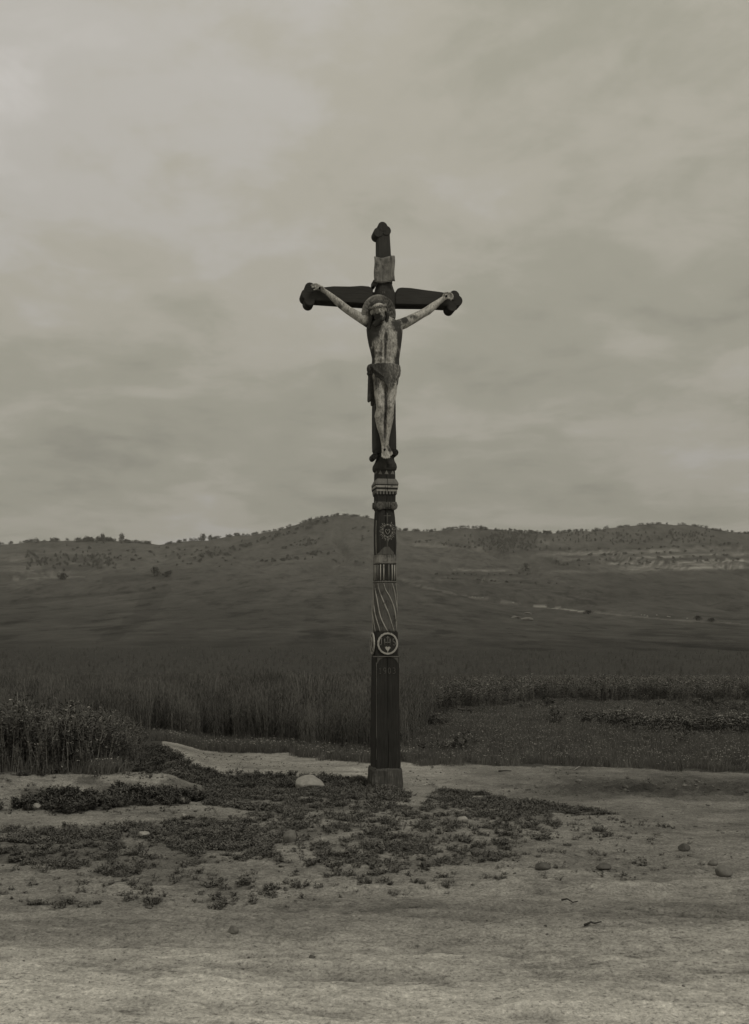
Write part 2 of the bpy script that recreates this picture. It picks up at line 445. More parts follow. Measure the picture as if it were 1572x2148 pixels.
# --- far tones
far = YG > 40
px_, py_ = PXG, PYG
ft = np.full(XG.shape, 0.078)
ft = np.interp(py_, [1080, 1180, 1215, 1260, 1330, 1370, 1400], [0.072, 0.082, 0.074, 0.064, 0.060, 0.056, 0.060])
big = fbm(px_ / 75.0 + py_ / 60.0, py_ / 30.0, 4, 120)
fine = fbm(px_ / 26.0, py_ / 4.0, 3, 130)
ft = ft * (1 + (big - 0.5) * (0.25 + 0.35 * sstep(250, 600, YG)) + (fine - 0.5) * (0.12 + 0.25 * sstep(700, 900, px_)))
def region(poly, mul, soft=10, ns=5):
    global ft
    q = (fbm(px_ / 45.0, py_ / 12.0, 3, 200 + ns) - 0.5)
    m_ = inpoly(px_ + q * soft * 3, py_ + q * soft * 0.6, poly)
    ft = np.where(m_, ft * mul, ft)
# terraces on the right: pale strips between dark banks
terr = fbm(px_ / 150.0, (py_ - (px_ - 1100) * -0.01) / 5.0, 2, 140)
mt = sstep(1000, 1180, px_) * sstep(1140, 1158, py_) * sstep(1206, 1192, py_)
ft = ft * (1 + mt * (sstep(0.42, 0.62, terr) * 0.75 - 0.22))
mt2 = sstep(860, 930, px_) * sstep(1190, 1060, px_) * sstep(1185, 1195, py_) * sstep(1262, 1240, py_)
ft = ft * (1 + mt2 * (sstep(0.45, 0.6, terr) * 0.4 - 0.22))
mt3 = sstep(300, 60, px_) * sstep(1140, 1160, py_) * sstep(1230, 1215, py_)
ft = ft * (1 + mt3 * (sstep(0.45, 0.6, terr) * 0.35))
region([(1210, 1186), (1400, 1184), (1560, 1178), (1560, 1193), (1400, 1197), (1260, 1197)], 1.4, 4, 1)
region([(990, 1112), (1120, 1118), (1150, 1150), (1110, 1168), (1020, 1160)], 0.66, 8, 2)
region([(1128, 1128), (1150, 1132), (1155, 1152), (1122, 1155)], 1.7, 3, 3)
region([(985, 1142), (1020, 1146), (1050, 1162), (1000, 1158)], 1.6, 5, 4)
region([(860, 1130), (930, 1138), (950, 1150), (870, 1146)], 1.6, 4, 5)
region([(60, 1162), (200, 1165), (230, 1195), (90, 1200)], 0.72, 8, 6)
region([(215, 1210), (345, 1203), (345, 1217), (215, 1222)], 0.66, 2, 7)
region([(20, 1262), (320, 1236), (320, 1241), (20, 1270)], 0.75, 3, 8)
region([(312, 1222), (362, 1225), (330, 1290), (250, 1345), (200, 1350), (270, 1290)], 0.80, 8, 9)
region([(600, 1104), (660, 1092), (600, 1125), (470, 1165), (350, 1185), (420, 1162)], 0.78, 6, 10)
region([(1180, 1205), (1560, 1200), (1560, 1262), (1260, 1262), (1150, 1232)], 0.82, 4, 11)
region([(-600, 1345), (2200, 1345), (2200, 1430), (-600, 1430)], 0.86, 3, 12)
region([(1030, 1280), (1075, 1288), (1130, 1292), (1120, 1312), (1040, 1300)], 1.15, 5, 13)
# grassy banks between the fields and thin pale lynchets, one line each
def bank_line(pts, mul, wd):
    global ft
    xs_ = [a for a, _ in pts]; yl_ = np.interp(px_, xs_, [b for _, b in pts]) + (fbm(px_ / 30.0, py_ * 0, 3, 777) - .5) * 4
    m_ = (px_ > xs_[0]) & (px_ < xs_[-1]) & (np.abs(py_ - yl_) < wd * (.5 + fbm(px_ / 12.0, py_ * 0, 2, 778)))
    ft = np.where(m_, ft * mul, ft)
for pts, mul, wd in [
    ([(860, 1176), (950, 1184), (1060, 1190), (1130, 1192)], .62, 1.3), ([(950, 1196), (1010, 1195), (1060, 1198)], 1.8, 1.6), ([(960, 1190), (1060, 1191), (1100, 1199), (1140, 1208)], .6, 1.6),
    ([(900, 1206), (1000, 1206), (1110, 1206)], .6, 1.6), ([(925, 1213), (1000, 1217), (1130, 1222)], .6, 1.6), ([(930, 1210), (1040, 1212), (1120, 1213)], 1.35, 1.2),
    ([(1000, 1222), (1090, 1228), (1160, 1232)], .65, 1.4), ([(1080, 1232), (1180, 1238), (1220, 1244)], .65, 1.4), ([(1100, 1238), (1200, 1246), (1240, 1254)], .7, 1.2), ([(1150, 1200), (1190, 1225), (1230, 1243)], 1.35, 1.3),
    ([(1170, 1156), (1300, 1152), (1560, 1140)], .6, 1.8), ([(1180, 1168), (1330, 1164), (1560, 1156)], .6, 1.8), ([(1150, 1178), (1330, 1176), (1560, 1170)], .58, 1.7), ([(1240, 1186), (1400, 1184), (1560, 1178)], .58, 1.5),
    ([(1160, 1162), (1300, 1159), (1560, 1148)], 1.8, 2.2), ([(1160, 1173), (1320, 1171), (1560, 1163)], 1.8, 2.2), ([(1260, 1181), (1420, 1180), (1560, 1174)], 2.0, 2.0), ([(1300, 1191), (1450, 1190), (1560, 1186)], 1.7, 2.6),
    ([(1280, 1253), (1380, 1250), (1460, 1246), (1560, 1249)], .72, 1.4), ([(1180, 1256), (1300, 1254), (1420, 1250)], 1.3, 1.2), ([(840, 1215), (900, 1226), (960, 1240), (1060, 1252), (1260, 1272), (1330, 1284)], 1.25, 1.5),
    ([(20, 1262), (120, 1252), (220, 1245), (320, 1238)], .62, 1.6), ([(20, 1216), (90, 1212), (180, 1210)], 2.0, 1.6), ([(20, 1196), (110, 1204), (130, 1208)], 1.35, 1.8), ([(20, 1178), (80, 1179), (160, 1181)], 1.4, 1.5), ([(140, 1182), (190, 1183), (260, 1186)], 1.5, 1.2),
    ([(470, 1176), (560, 1171), (700, 1150), (780, 1144)], .75, 1.3), ([(520, 1186), (640, 1181), (720, 1176)], .75, 1.1), ([(700, 1188), (760, 1192), (785, 1199)], 1.35, 1.3),
    ([(860, 1148), (930, 1152), (1010, 1160), (1060, 1168)], .62, 1.6), ([(845, 1132), (900, 1137), (960, 1146)], .6, 1.6), ([(1040, 1232), (1100, 1236), (1180, 1244)], 1.2, 1.0),
    ([(300, 1330), (480, 1322), (700, 1330), (785, 1326)], 1.15, 1.5), ([(830, 1332), (1000, 1335), (1200, 1345), (1545, 1347)], 1.12, 1.5), ([(1400, 1344), (1545, 1345)], 1.3, 1.2)]:
    bank_line(pts, mul, wd)
# the pale cart path
PATH = [(832, 1216), (900, 1234), (985, 1252), (1060, 1262), (1120, 1270), (1200, 1280), (1300, 1290), (1400, 1300), (1480, 1304), (1600, 1312)]
pp = np.interp(px_, [a for a, _ in PATH], [b for _, b in PATH])
ondp = (np.abs(py_ - pp) < 0.8 + 1.2 * (fine)) & (px_ > 845) & (px_ < 1580) & (YG > 150)
ft = np.where(ondp, 0.115, ft)
ft = np.where(ondp & (px_ > 1110) & (px_ < 1225), 0.24, ft)
tone = np.where(far, ft * sstep(40, 60, YG) + (1 - sstep(40, 60, YG)) * np.minimum(tone, 0.08), tone)
tone = np.clip(tone, 0.02, 0.6)

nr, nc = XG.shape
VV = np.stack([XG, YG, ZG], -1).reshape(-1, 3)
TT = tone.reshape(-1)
idx = np.arange(nr * nc).reshape(nr, nc)
Q = np.stack([idx[:-1, :-1], idx[:-1, 1:], idx[1:, 1:], idx[1:, :-1]], -1)
pxc_ = 0.25 * (PXG[:-1, :-1] + PXG[1:, 1:] + PXG[:-1, 1:] + PXG[1:, :-1])
pyc_ = 0.25 * (pyf[:-1, :-1] + pyf[1:, 1:] + pyf[:-1, 1:] + pyf[1:, :-1])
Yc_ = 0.25 * (YG[:-1, :-1] + YG[1:, 1:] + YG[:-1, 1:] + YG[1:, :-1])
nb = 0.5 * (nzB[:-1, :-1] + nzB[1:, 1:])
cls = np.zeros(pxc_.shape, int)                           # 0 ground
cls[pyc_ + (nb - .5) * 24 > road_top(pxc_)] = 1            # dirt road
cls[(pyc_ + (nb - .5) * 8 < track_bot(pxc_))] = 2          # dirt track
cls[(pyc_ + (nb - .5) * 8 < track_top(pxc_))] = 3          # field
cls[Yc_ > 150] = 4                                        # hills
cls[ondp[:-1, :-1] & (Yc_ > 150)] = 5                     # path
names = ['ground', 'dirt_road', 'dirt_track', 'field', 'hills', 'path']
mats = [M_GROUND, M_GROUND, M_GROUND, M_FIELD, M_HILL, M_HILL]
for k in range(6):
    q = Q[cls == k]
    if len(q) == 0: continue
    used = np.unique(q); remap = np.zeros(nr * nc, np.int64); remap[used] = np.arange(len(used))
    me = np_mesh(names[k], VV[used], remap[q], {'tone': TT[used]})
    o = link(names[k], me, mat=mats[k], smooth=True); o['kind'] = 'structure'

# ------------------------------------------------------------------ the wayside cross
TH = R(11.0)
X0 = (808 - CX) / F * 11.6; Y0 = 11.6
CT, ST = math.cos(TH), math.sin(TH)
BASEZ = float(ground_z(X0, Y0)) - 0.03
cross = empty('wayside_cross', (X0, Y0, 0), TH)
tag(cross, 'tall dark carved wooden roadside crucifix standing on bare ground between two dirt tracks', 'wayside cross')
def L(px, py, yl):
    """local point of the cross whose local depth is yl and which the photograph shows at px, py"""
    a = (px - CX) / F
    x = (a * (yl * CT + Y0) + yl * ST - X0) / (CT - a * ST)
    Yw = x * ST + yl * CT + Y0
    return Vector((x, yl, CAMH + (HY - py) / F * Yw))
def zz(py, yl=-0.12): return L(808, py, yl).z

def section(hx, hy, ch, gx=None, gw=0.004, gd=0.03, rnd=0, n=40):
    """outline of one cross-section, counter-clockwise seen from above, starting at front left"""
    if rnd:
        pts = []
        for i in range(n):
            t = 2 * math.pi * (i + 0.5) / n - math.pi / 2
            c, s = math.cos(t), math.sin(t)
            e = 2.0 / rnd
            pts.append((hx * math.copysign(abs(c)**e, c), hy * math.copysign(abs(s)**e, s)))
        return pts
    p = [(-hx + ch, -hy)]
    for f_ in (0.5,):
        pass
    gx = 0.0 if gx is None else gx
    p += [(gx - gw, -hy), (gx, -hy + gd), (gx + gw, -hy)]
    p += [(hx - ch, -hy), (hx, -hy + ch), (hx, hy - ch), (hx - ch, hy), (-hx + ch, hy), (-hx, hy - ch), (-hx, -hy + ch)]
    return p
def loft(name, st, parent, mat, ch=0.008, rnd=0, n=40, crack=False, sub=3, smooth=False, yshift=0.0, jit=0.0012, d_ratio=1.0):
    """stations (py, px centre, full width, [full depth]); interpolated sub times"""
    rows = []
    for i in range(len(st) - 1):
        a_, b_ = st[i], st[i + 1]
        for k in range(sub):
            t = k / sub
            rows.append([a_[j] * (1 - t) + b_[j] * t for j in range(3)])
    rows.append(list(st[-1][:3]))
    V, rings = [], []
    for py, pxc, wd in rows:
        c = L(pxc, py, 0.0)
        # depth-corrected height: py refers to the front face
        z = L(pxc, py, -wd / 2).z
        gx = (0.007 * math.sin(py * 0.045) + 0.0015 * math.sin(py * 0.6)) * (0.3 if name == 'lower_post' else 1) if crack else 0
        s = section(wd / 2, wd / 2 * d_ratio, min(ch, wd * .3), gx, (0.002 if name == 'lower_post' else 0.0035) if crack else 0.002, 0.03 if crack else 0.0, rnd, n)
        rg = []
        for (x, y) in s:
            j = Vector((c.x + x, y + yshift, z))
            q = mnoise.noise(Vector((j.x * 14, j.y * 14, j.z * 5))) * jit * 3
            V.append((j.x + q * (1 if x > 0 else -1), j.y + q * (1 if y > 0 else -1), j.z)); rg.append(len(V) - 1)
        rings.append(rg)
    bm = bmesh.new(); vs = [bm.verts.new(v) for v in V]
    m_ = len(rings[0])
    for a_, b_ in zip(rings[:-1], rings[1:]):
        for i in range(m_):
            j = (i + 1) % m_
            bm.faces.new((vs[a_[i]], vs[a_[j]], vs[b_[j]], vs[b_[i]]))
    bm.faces.new([vs[i] for i in rings[0]]); bm.faces.new([vs[i] for i in rings[-1]])
    bmesh.ops.recalc_face_normals(bm, faces=bm.faces)
    o = link(name, from_bm(name, bm), parent, mat)
    if smooth: o.data.shade_smooth()
    return o
def tube_bm(bm, pts, rad, n=6, flat=1.0):
    """tube along pts with radii"""
    pts = [Vector(p) for p in pts]
    if isinstance(rad, (int, float)): rad = [rad] * len(pts)
    rings = []
    for i, p in enumerate(pts):
        d = (pts[min(i + 1, len(pts) - 1)] - pts[max(i - 1, 0)]).normalized()
        up = Vector((0, 1, 0)) if abs(d.y) < 0.9 else Vector((1, 0, 0))
        a_ = d.cross(up).normalized(); b_ = d.cross(a_).normalized()
        rings.append([bm.verts.new(p + (a_ * math.cos(2 * math.pi * k / n) + b_ * math.sin(2 * math.pi * k / n) * flat) * rad[i]) for k in range(n)])
    for A_, B_ in zip(rings[:-1], rings[1:]):
        for k in range(n):
            bm.faces.new((A_[k], A_[(k + 1) % n], B_[(k + 1) % n], B_[k]))
    bm.faces.new(rings[0]); bm.faces.new(rings[-1])
def tubes(name, lines, rad, parent, mat, n=6, flat=1.0, smooth=True):
    bm = bmesh.new()
    for l in lines: tube_bm(bm, l, rad, n, flat)
    bmesh.ops.recalc_face_normals(bm, faces=bm.faces)
    return link(name, from_bm(name, bm), parent, mat, smooth)
def prism(name, outline, y0, y1, parent, mat, bev=0.0):
    """outline: local (x,z) points; extruded from y0 (front) to y1"""
    bm = bmesh.new()
    f = bm.faces.new([bm.verts.new((x, y0, z)) for x, z in outline])
    r = bmesh.ops.extrude_face_region(bm, geom=[f])
    bmesh.ops.translate(bm, vec=(0, y1 - y0, 0), verts=[v for v in r['geom'] if isinstance(v, bmesh.types.BMVert)])
    bmesh.ops.recalc_face_normals(bm, faces=bm.faces)
    if bev: bmesh.ops.bevel(bm, geom=list(bm.edges), offset=bev, segments=2, affect='EDGES', clamp_overlap=True)
    return link(name, from_bm(name, bm), parent, mat)
def disc_pts(cx, cz, rx, rz, n=28, a0=0, a1=2 * math.pi):
    return [(cx + rx * math.cos(a0 + (a1 - a0) * i / n), cz + rz * math.sin(a0 + (a1 - a0) * i / n)) for i in range(n)]

# --- base collar and lower post
def collar_board(w_, z1, seed):
    bm = bmesh.new(); rnd_ = random.Random(seed); n_ = 12; rows_ = []
    for j, (t, y_) in enumerate(((-.12, -.010), (.25, -.008), (.6, -.004), (.86, -.002), (.95, .012), (1.0, .030))):
        rw = []
        for i in range(n_ + 1):
            x = -w_ / 2 + w_ * i / n_
            q = mnoise.noise(Vector((x * 16 + seed * 7, j * .8, seed))); q2 = mnoise.noise(Vector((x * 60 + seed, j * .3, 3)))
            rw.append(bm.verts.new((x + q * .004, y_ + q * .008 + q2 * .004, z1 * t + (q * .014 + q2 * .008 if j > 2 else 0))))
        rows_.append(rw)
    for A_, B_ in zip(rows_[:-1], rows_[1:]):
        for i in range(n_): bm.faces.new((A_[i], A_[i + 1], B_[i + 1], B_[i]))
    bmesh.ops.recalc_face_normals(bm, faces=bm.faces); bmesh.ops.solidify(bm, geom=list(bm.faces), thickness=0.028)
    bmesh.ops.recalc_face_normals(bm, faces=bm.faces)
    return from_bm('collar_board', bm)
cc0 = L(808, 1630, 0).x
for k_ in range(4):
    me_ = collar_board((.300, .318, .30, .318)[k_], zz(1611, -.165) , 5 + k_)
    me_.transform(Matrix.Translation((cc0, 0, 0)) @ Matrix.Rotation(k_ * math.pi / 2, 4, 'Z') @ Matrix.Translation((.004, -.163, 0)))
    link('collar_board', me_, cross, M_BASE)
low = loft('lower_post', [(1662, 809, 0.296), (1612, 809, 0.288), (1540, 809, 0.281), (1450, 808.5, 0.273), (1378, 808.5, 0.262)], cross, M_LOW, 0.016, crack=True, sub=6)
# painted edge lines and the arched spandrels over the date
yf = -0.1345
def FP(px, py, yl): v_ = L(px, py, yl); return (v_.x, v_.y, v_.z)
tubes('edge_line', [[FP(790, y, -0.139 + (1600 - y) * 0.00003) for y in range(1390, 1604, 12)]], 0.0026, low, M_GREY, 5)
tubes('edge_line', [[FP(838.5, y, -0.137 + (1600 - y) * 0.00003) for y in range(1392, 1500, 12)]], 0.0022, low, M_GREY, 5)
for sx, nm in ((-1, 'spandrel'), (1, 'spandrel')):
    c0 = L(814, 1376, -0.134); hw = 0.113
    pts = [(c0.x + sx * 0.01, c0.z), (c0.x + sx * (hw + .004), c0.z - 0.002), (c0.x + sx * (hw + .004), c0.z - 0.088)]
    arc = [(c0.x + sx * (0.105 * math.sin(t) + .004), c0.z - 0.012 - 0.07 * (1 - math.cos(t)) * 1.0) for t in np.linspace(1.35, 0.1, 9)]
    prism(nm, pts + arc, -0.136, -0.12, low, M_MIDG)
def strokes(name, glyphs, ox, oz, h, yl, rad, parent, mat):
    lines = []
    for ch_, x_, sc in glyphs:
        for s in GL[ch_]:
            lines.append([(ox + (x_ + p * 0.55 * sc) * h, yl, oz + q * sc * h) for p, q in s])
    return tubes(name, lines, rad, parent, mat, 6, 0.6)
def arcp(cx, cy, rx, ry, a0, a1, n=12): return [(cx + rx * math.cos(R(a0 + (a1 - a0) * i / n)), cy + ry * math.sin(R(a0 + (a1 - a0) * i / n))) for i in range(n + 1)]
GL = {
    '1': [[(0.15, .8), (0.5, 1), (0.5, 0)], [(0.25, 0), (0.75, 0)]],
    '9': [arcp(.5, .7, .36, .3, 0, 360, 16), [(.86, .7), (.84, .35), (.6, .05), (.25, 0)]],
    '0': [arcp(.5, .5, .38, .5, 0, 360, 18)],
    '3': [arcp(.45, .76, .36, .25, 140, -80, 12), arcp(.45, .26, .42, .27, 80, -140, 12)],
    'J': [[(.25, 1), (.75, 1)], [(.5, 1), (.5, .2), (.3, 0), (.05, .12)]],
    'H': [[(.0, 0), (.0, 1)], [(1.5, 0), (1.5, 1)], [(0, .42), (1.5, .42)]],
    'S': [arcp(.5, .74, .36, .26, 50, 270, 12) + arcp(.5, .25, .38, .25, 90, -140, 12)],
}
d0 = L(797, 1413, -0.137)
for i, ch_ in enumerate('1903'):
    strokes('date_digit', [(ch_, 0, 1)], d0.x - 0.014 + i * 0.052, d0.z, 0.062, -0.1375, 0.0032, low, M_LETTER)

tubes('band_line', [[FP(782.5, 1377.5, -.139), FP(812, 1377.2, -.139), FP(836.5, 1377.5, -.139)]], 0.005, low, M_GREY, 6)
# --- medallion block
med = loft('medallion_block', [(1378, 808, 0.250), (1372, 808, 0.250), (1326, 808, 0.246)], cross, M_DARK, 0.014, sub=2)
def medallion(side):
    if side == 0:
        c = L(813.5, 1350, -0.135); m0 = Matrix.Translation(c)
    else:
        c = L(808, 1350, 0.0); m0 = Matrix.Translation((c.x - 0.135, 0.0, c.z)) @ Matrix.Rotation(R(-90), 4, 'Z')
    def put(o):
        o.data.transform(m0); return o
    ring = [(0.108 * math.cos(t), 0, 0.118 * math.sin(t)) for t in np.linspace(0, 2 * math.pi, 49)]
    bm = bmesh.new(); bmd = bmesh.new()
    # the flat ring: rectangular moulding swept around
    R1, R2 = 0.122, 0.101
    for (r_, bmx) in ((1, bm),):
        vs = []
        for i in range(48):
            t = 2 * math.pi * i / 48; c_, s_ = math.cos(t) * 0.95, math.sin(t)
            j = 1 + 0.02 * math.sin(i * 2.3)
            vs.append([bmx.verts.new((R1 * c_ * j, 0.0, R1 * s_ * j)), bmx.verts.new((R1 * c_ * .985, -0.014, R1 * s_ * .985)), bmx.verts.new((R2 * c_ * 1.01, -0.014, R2 * s_ * 1.01)), bmx.verts.new((R2 * c_, 0.0, R2 * s_))])
        for i in range(48):
            a_, b_ = vs[i], vs[(i + 1) % 48]
            for k in range(4): bmx.faces.new((a_[k], a_[(k + 1) % 4], b_[(k + 1) % 4], b_[k]))
    bmesh.ops.recalc_face_normals(bm, faces=bm.faces)
    put(link('medallion_ring', from_bm('medallion_ring', bm), med, M_PALE))
    fld = prism('medallion_field', disc_pts(0, 0, 0.100, 0.104, 36), -0.004, 0.03, med, M_DARK); put(fld)
    if side == 0:
        h = 0.072
        for nm, gl in (('J', -0.090), ('H', -0.034), ('S', 0.052)):
            put(strokes('letter', [(nm, 0, 1)], gl, -0.018, h, -0.006, 0.0045, med, M_GREY))
        put(tubes('small_cross', [[(0, -.006, -0.0), (0, -.006, 0.082)], [(-0.018, -.006, 0.062), (0.018, -.006, 0.062)], [(-0.008, -.006, 0.075), (0.008, -.006, 0.075)]], 0.0042, med, M_GREY))
        heart = [(0, -0.086)]
        for t in np.linspace(-0.2, math.pi, 9): heart.append((0.0145 + 0.0145 * math.cos(t), -0.046 + 0.013 * math.sin(t)))
        for t in np.linspace(0.001, math.pi + 0.2, 9): heart.append((-0.0145 + 0.0145 * math.cos(t), -0.046 + 0.013 * math.sin(t)))
        put(prism('heart', heart, -0.012, 0.0, med, M_PALE))
        put(tubes('heart_stem', [[(0, -.007, -.084), (0, -.007, -.102)]], 0.004, med, M_PALE))
    else:
        put(tubes('side_carving', [[(-0.05, -.008, 0.07), (0.0, -.01, 0.0), (-0.045, -.008, -0.07)], [(0.06, -.008, 0.06), (-0.03, -.01, -0.02), (0.05, -.008, -0.08)], [(0.02, -.008, .09), (-.05, -.008, -.05)]], 0.008, med, M_PALE))
medallion(0); medallion(1)

# --- twisted shaft with pale ribs
M_TWIST = wood_mat('twisted_shaft_paint', 0.07, 0.14, 0.3, 0.045, (18, 18, 2.5))
tw = loft('twisted_shaft', [(1326, 808, 0.252), (1300, 808, 0.266), (1270, 808, 0.266), (1240, 807.5, 0.254), (1222, 807, 0.240)], cross, M_TWIST, rnd=2.6, sub=6, smooth=True)
z_lo, z_hi = zz(1325), zz(1223)
def shaft_r(t): return np.interp(t, [0, .25, .55, .85, 1], [0.127, 0.134, 0.134, 0.128, 0.121])
def sq(r, t, e=2 / 2.6):
    c, s = math.cos(t), math.sin(t)
    return r * math.copysign(abs(c)**e, c), r * math.copysign(abs(s)**e, s)
cxt = L(807.7, 1275, 0).x
for k in range(11):
    line = []; rr = []
    for i in range(22):
        t = i / 21; a_ = R(k * 360 / 11 + 8) - t * 1.35 + 0.05 * math.sin(t * 9 + k)
        x, y = sq(shaft_r(t) + 0.0005, a_)
        line.append((cxt + x, y, z_lo + (z_hi - z_lo) * t)); rr.append(0.0095 * math.sin(math.pi * min(1, 0.12 + t * 0.85))**0.5 * (0.75 + .4 * mnoise.noise(Vector((t * 4, k * 3.3, 0)))))
    bm = bmesh.new(); tube_bm(bm, line, rr, 6, 1.0); bmesh.ops.recalc_face_normals(bm, faces=bm.faces)
    link('spiral_rib', from_bm('spiral_rib', bm), tw, M_PALE, True)
# --- rope rings, fluted drum
def bead_ring(py, r, name='rope_ring', mat=M_GREY, n=26, br=0.011):
    c = L(807.5, py, 0); z = L(807.5, py, -r).z
    pts = [(c.x + sq(r, 2 * math.pi * i / 104)[0], sq(r, 2 * math.pi * i / 104)[1], z) for i in range(105)]
    bm = bmesh.new(); tube_bm(bm, pts, [br * (1 if i % 4 < 2 else .68) for i in range(105)], 6)
    bmesh.ops.recalc_face_normals(bm, faces=bm.faces)
    return link(name, from_bm(name, bm), cross, mat, True)
bead_ring(1220, 0.118); bead_ring(1181, 0.116)
fl = loft('fluted_drum', [(1221, 807.5, 0.236), (1200, 807.5, 0.236), (1180, 807.5, 0.232)], cross, M_DARK, rnd=2.6, sub=3, smooth=True)
z0_, z1_ = zz(1217), zz(1184); cxf = L(807.5, 1200, 0).x
for k in range(20):
    t = 2 * math.pi * (k + .35) / 20
    x, y = sq(0.1185, t)
    tubes('flute', [[(cxf + x, y, z0_), (cxf + x * 1.01, y * 1.01, (z0_ + z1_) / 2), (cxf + x, y, z1_)]], 0.0072, fl, M_PALE if k % 3 else M_GREY)
loft('pale_band', [(1180, 807.5, 0.224), (1172, 807.5, 0.222), (1163, 807.5, 0.218)], cross, M_BAND, 0.02, crack=True, sub=2)
# --- painted drum with rays, heart and cross
pd = loft('painted_drum', [(1163, 808, 0.212), (1135, 808, 0.219), (1110, 807.5, 0.217), (1085, 807, 0.203), (1068, 806.5, 0.190)], cross, M_DARK, 0.02, crack=True, sub=6, smooth=False)
def pdy(py): return -np.interp(py, [1068, 1085, 1110, 1135, 1163], [0.095, 0.1015, 0.1085, 0.1095, 0.106]) - 0.0012
cxp, cyp = 813.5, 1114
tubes('painted_cross', [[FP(cxp - .5, y, pdy(y)) for y in (1076, 1084, 1092, 1100)], [FP(x, 1082, pdy(1082)) for x in (806, 813, 820)]], 0.0055, pd, M_MIDG, 6, .4)
rays = []
for k in range(30):
    t = 2 * math.pi * k / 30
    r1 = 13.5; r2 = 17.2 + (k % 2) * 2.2
    if abs(math.sin(t / 2 + math.pi / 4)) > 0.985: continue
    rays.append([FP(cxp + 0.90 * r1 * math.cos(t), cyp - 1.12 * r1 * math.sin(t), pdy(cyp - 1.12 * r1 * math.sin(t))), FP(cxp + .9 * r2 * math.cos(t), cyp - 1.12 * r2 * math.sin(t), pdy(cyp - 1.12 * r2 * math.sin(t)))])
for rline in rays: tubes('ray', [rline], 0.0026, pd, M_PALE, 5, .6)
def pring(name, rx, ry, rad, mat, n=28):
    tubes(name, [[FP(cxp + rx * math.cos(t), cyp - ry * math.sin(t), pdy(cyp - ry * math.sin(t))) for t in np.linspace(0, 2 * math.pi, n + 1)]], rad, pd, mat, 6, .4)
pring('halo_ring', 10.5, 13.0, 0.0135, M_MIDG)
for k in range(10):
    t = 2 * math.pi * (k + .5) / 10
    q = FP(cxp + 10.6 * math.cos(t), cyp - 13.2 * math.sin(t), pdy(cyp - 13.2 * math.sin(t)) - 0.006)
    bm = bmesh.new(); bmesh.ops.create_icosphere(bm, subdivisions=1, radius=0.0065, matrix=Matrix.Translation(q)); link('boss', from_bm('boss', bm), pd, M_BRIGHT, True)
tubes('painted_heart', [[FP(cxp + x, cyp + y, pdy(cyp) - .003) for x, y in ((-5, -1), (-3, -4), (0, -1), (3.5, -4), (5, -1), (3, 3.5), (0, 7), (-3, 3.5), (-5, -1))]], 0.0028, pd, M_PALE)
tubes('painted_stem', [[FP(cxp - .5, y, pdy(y)) for y in (1128, 1136, 1144, 1152)]], 0.008, pd, M_MIDG, 6, .3)
zb0 = zz(1163, -.11)
c_ = L(808.5, 1163, -0.108)
prism('painted_mound', [(c_.x - .098, c_.z), (c_.x + .098, c_.z), (c_.x + .098, c_.z + .022), (c_.x + .072, c_.z + .048), (c_.x + .042, c_.z + .085), (c_.x + .012, c_.z + 0.085), (c_.x - .01, c_.z + .08), (c_.x - .045, c_.z + .05), (c_.x - .066, c_.z + .02)], -0.1125, -0.10, pd, M_MIDG)
cside = L(808, 1120, 0)
tubes('side_strip', [[(L(808, y, 0).x - (-pdy(y)) - .001, -0.062, L(808, y, -.06).z) for y in (1162, 1140, 1122, 1104, 1092)]], 0.007, pd, M_PALE, 6, .6)
# --- ionic capital
cap = loft('capital', [(1067, 808, 0.212), (1062, 808, 0.222), (1054, 807.5, 0.228), (1052, 807.5, 0.232)], cross, M_MIDG, 0.012, crack=True, sub=2)
def volute(px, flip, side=False):
    c = L(px, 1061, -0.118)
    sp = []
    for i in range(34):
        t = i / 33 * 2.2 * 2 * math.pi; r = 0.036 * (1 - i / 33 * 0.82)
        sp.append((c.x + flip * r * math.cos(t), -0.123, c.z + r * 1.05 * math.sin(t)))
    p_ = prism('volute', disc_pts(c.x, c.z, 0.041, 0.045, 24), -0.121, -0.09, cap, M_MIDG, 0.003)
    tubes('volute_scroll', [sp], 0.0055, cap, M_GREY)
volute(797, 1); volute(827, -1)
tubes('capital_leaf', [[FP(811.5, 1054, -.119), FP(812, 1062, -.124), FP(812, 1068, -.118)], [FP(816.5, 1054, -.119), FP(816.5, 1062, -.122), FP(815.5, 1068, -.118)]], 0.009, cap, M_MIDG)
for y_ in (-0.06, 0.05):
    cs = L(808, 1061, 0)
    bm = bmesh.new(); bmesh.ops.create_cone(bm, cap_ends=True, segments=20, radius1=0.038, radius2=0.038, depth=0.02, matrix=Matrix.Translation((cs.x - 0.118, y_, cs.z)) @ Matrix.Rotation(R(90), 4, 'Y'))
    link('volute', from_bm('volute', bm), cap, M_MIDG)
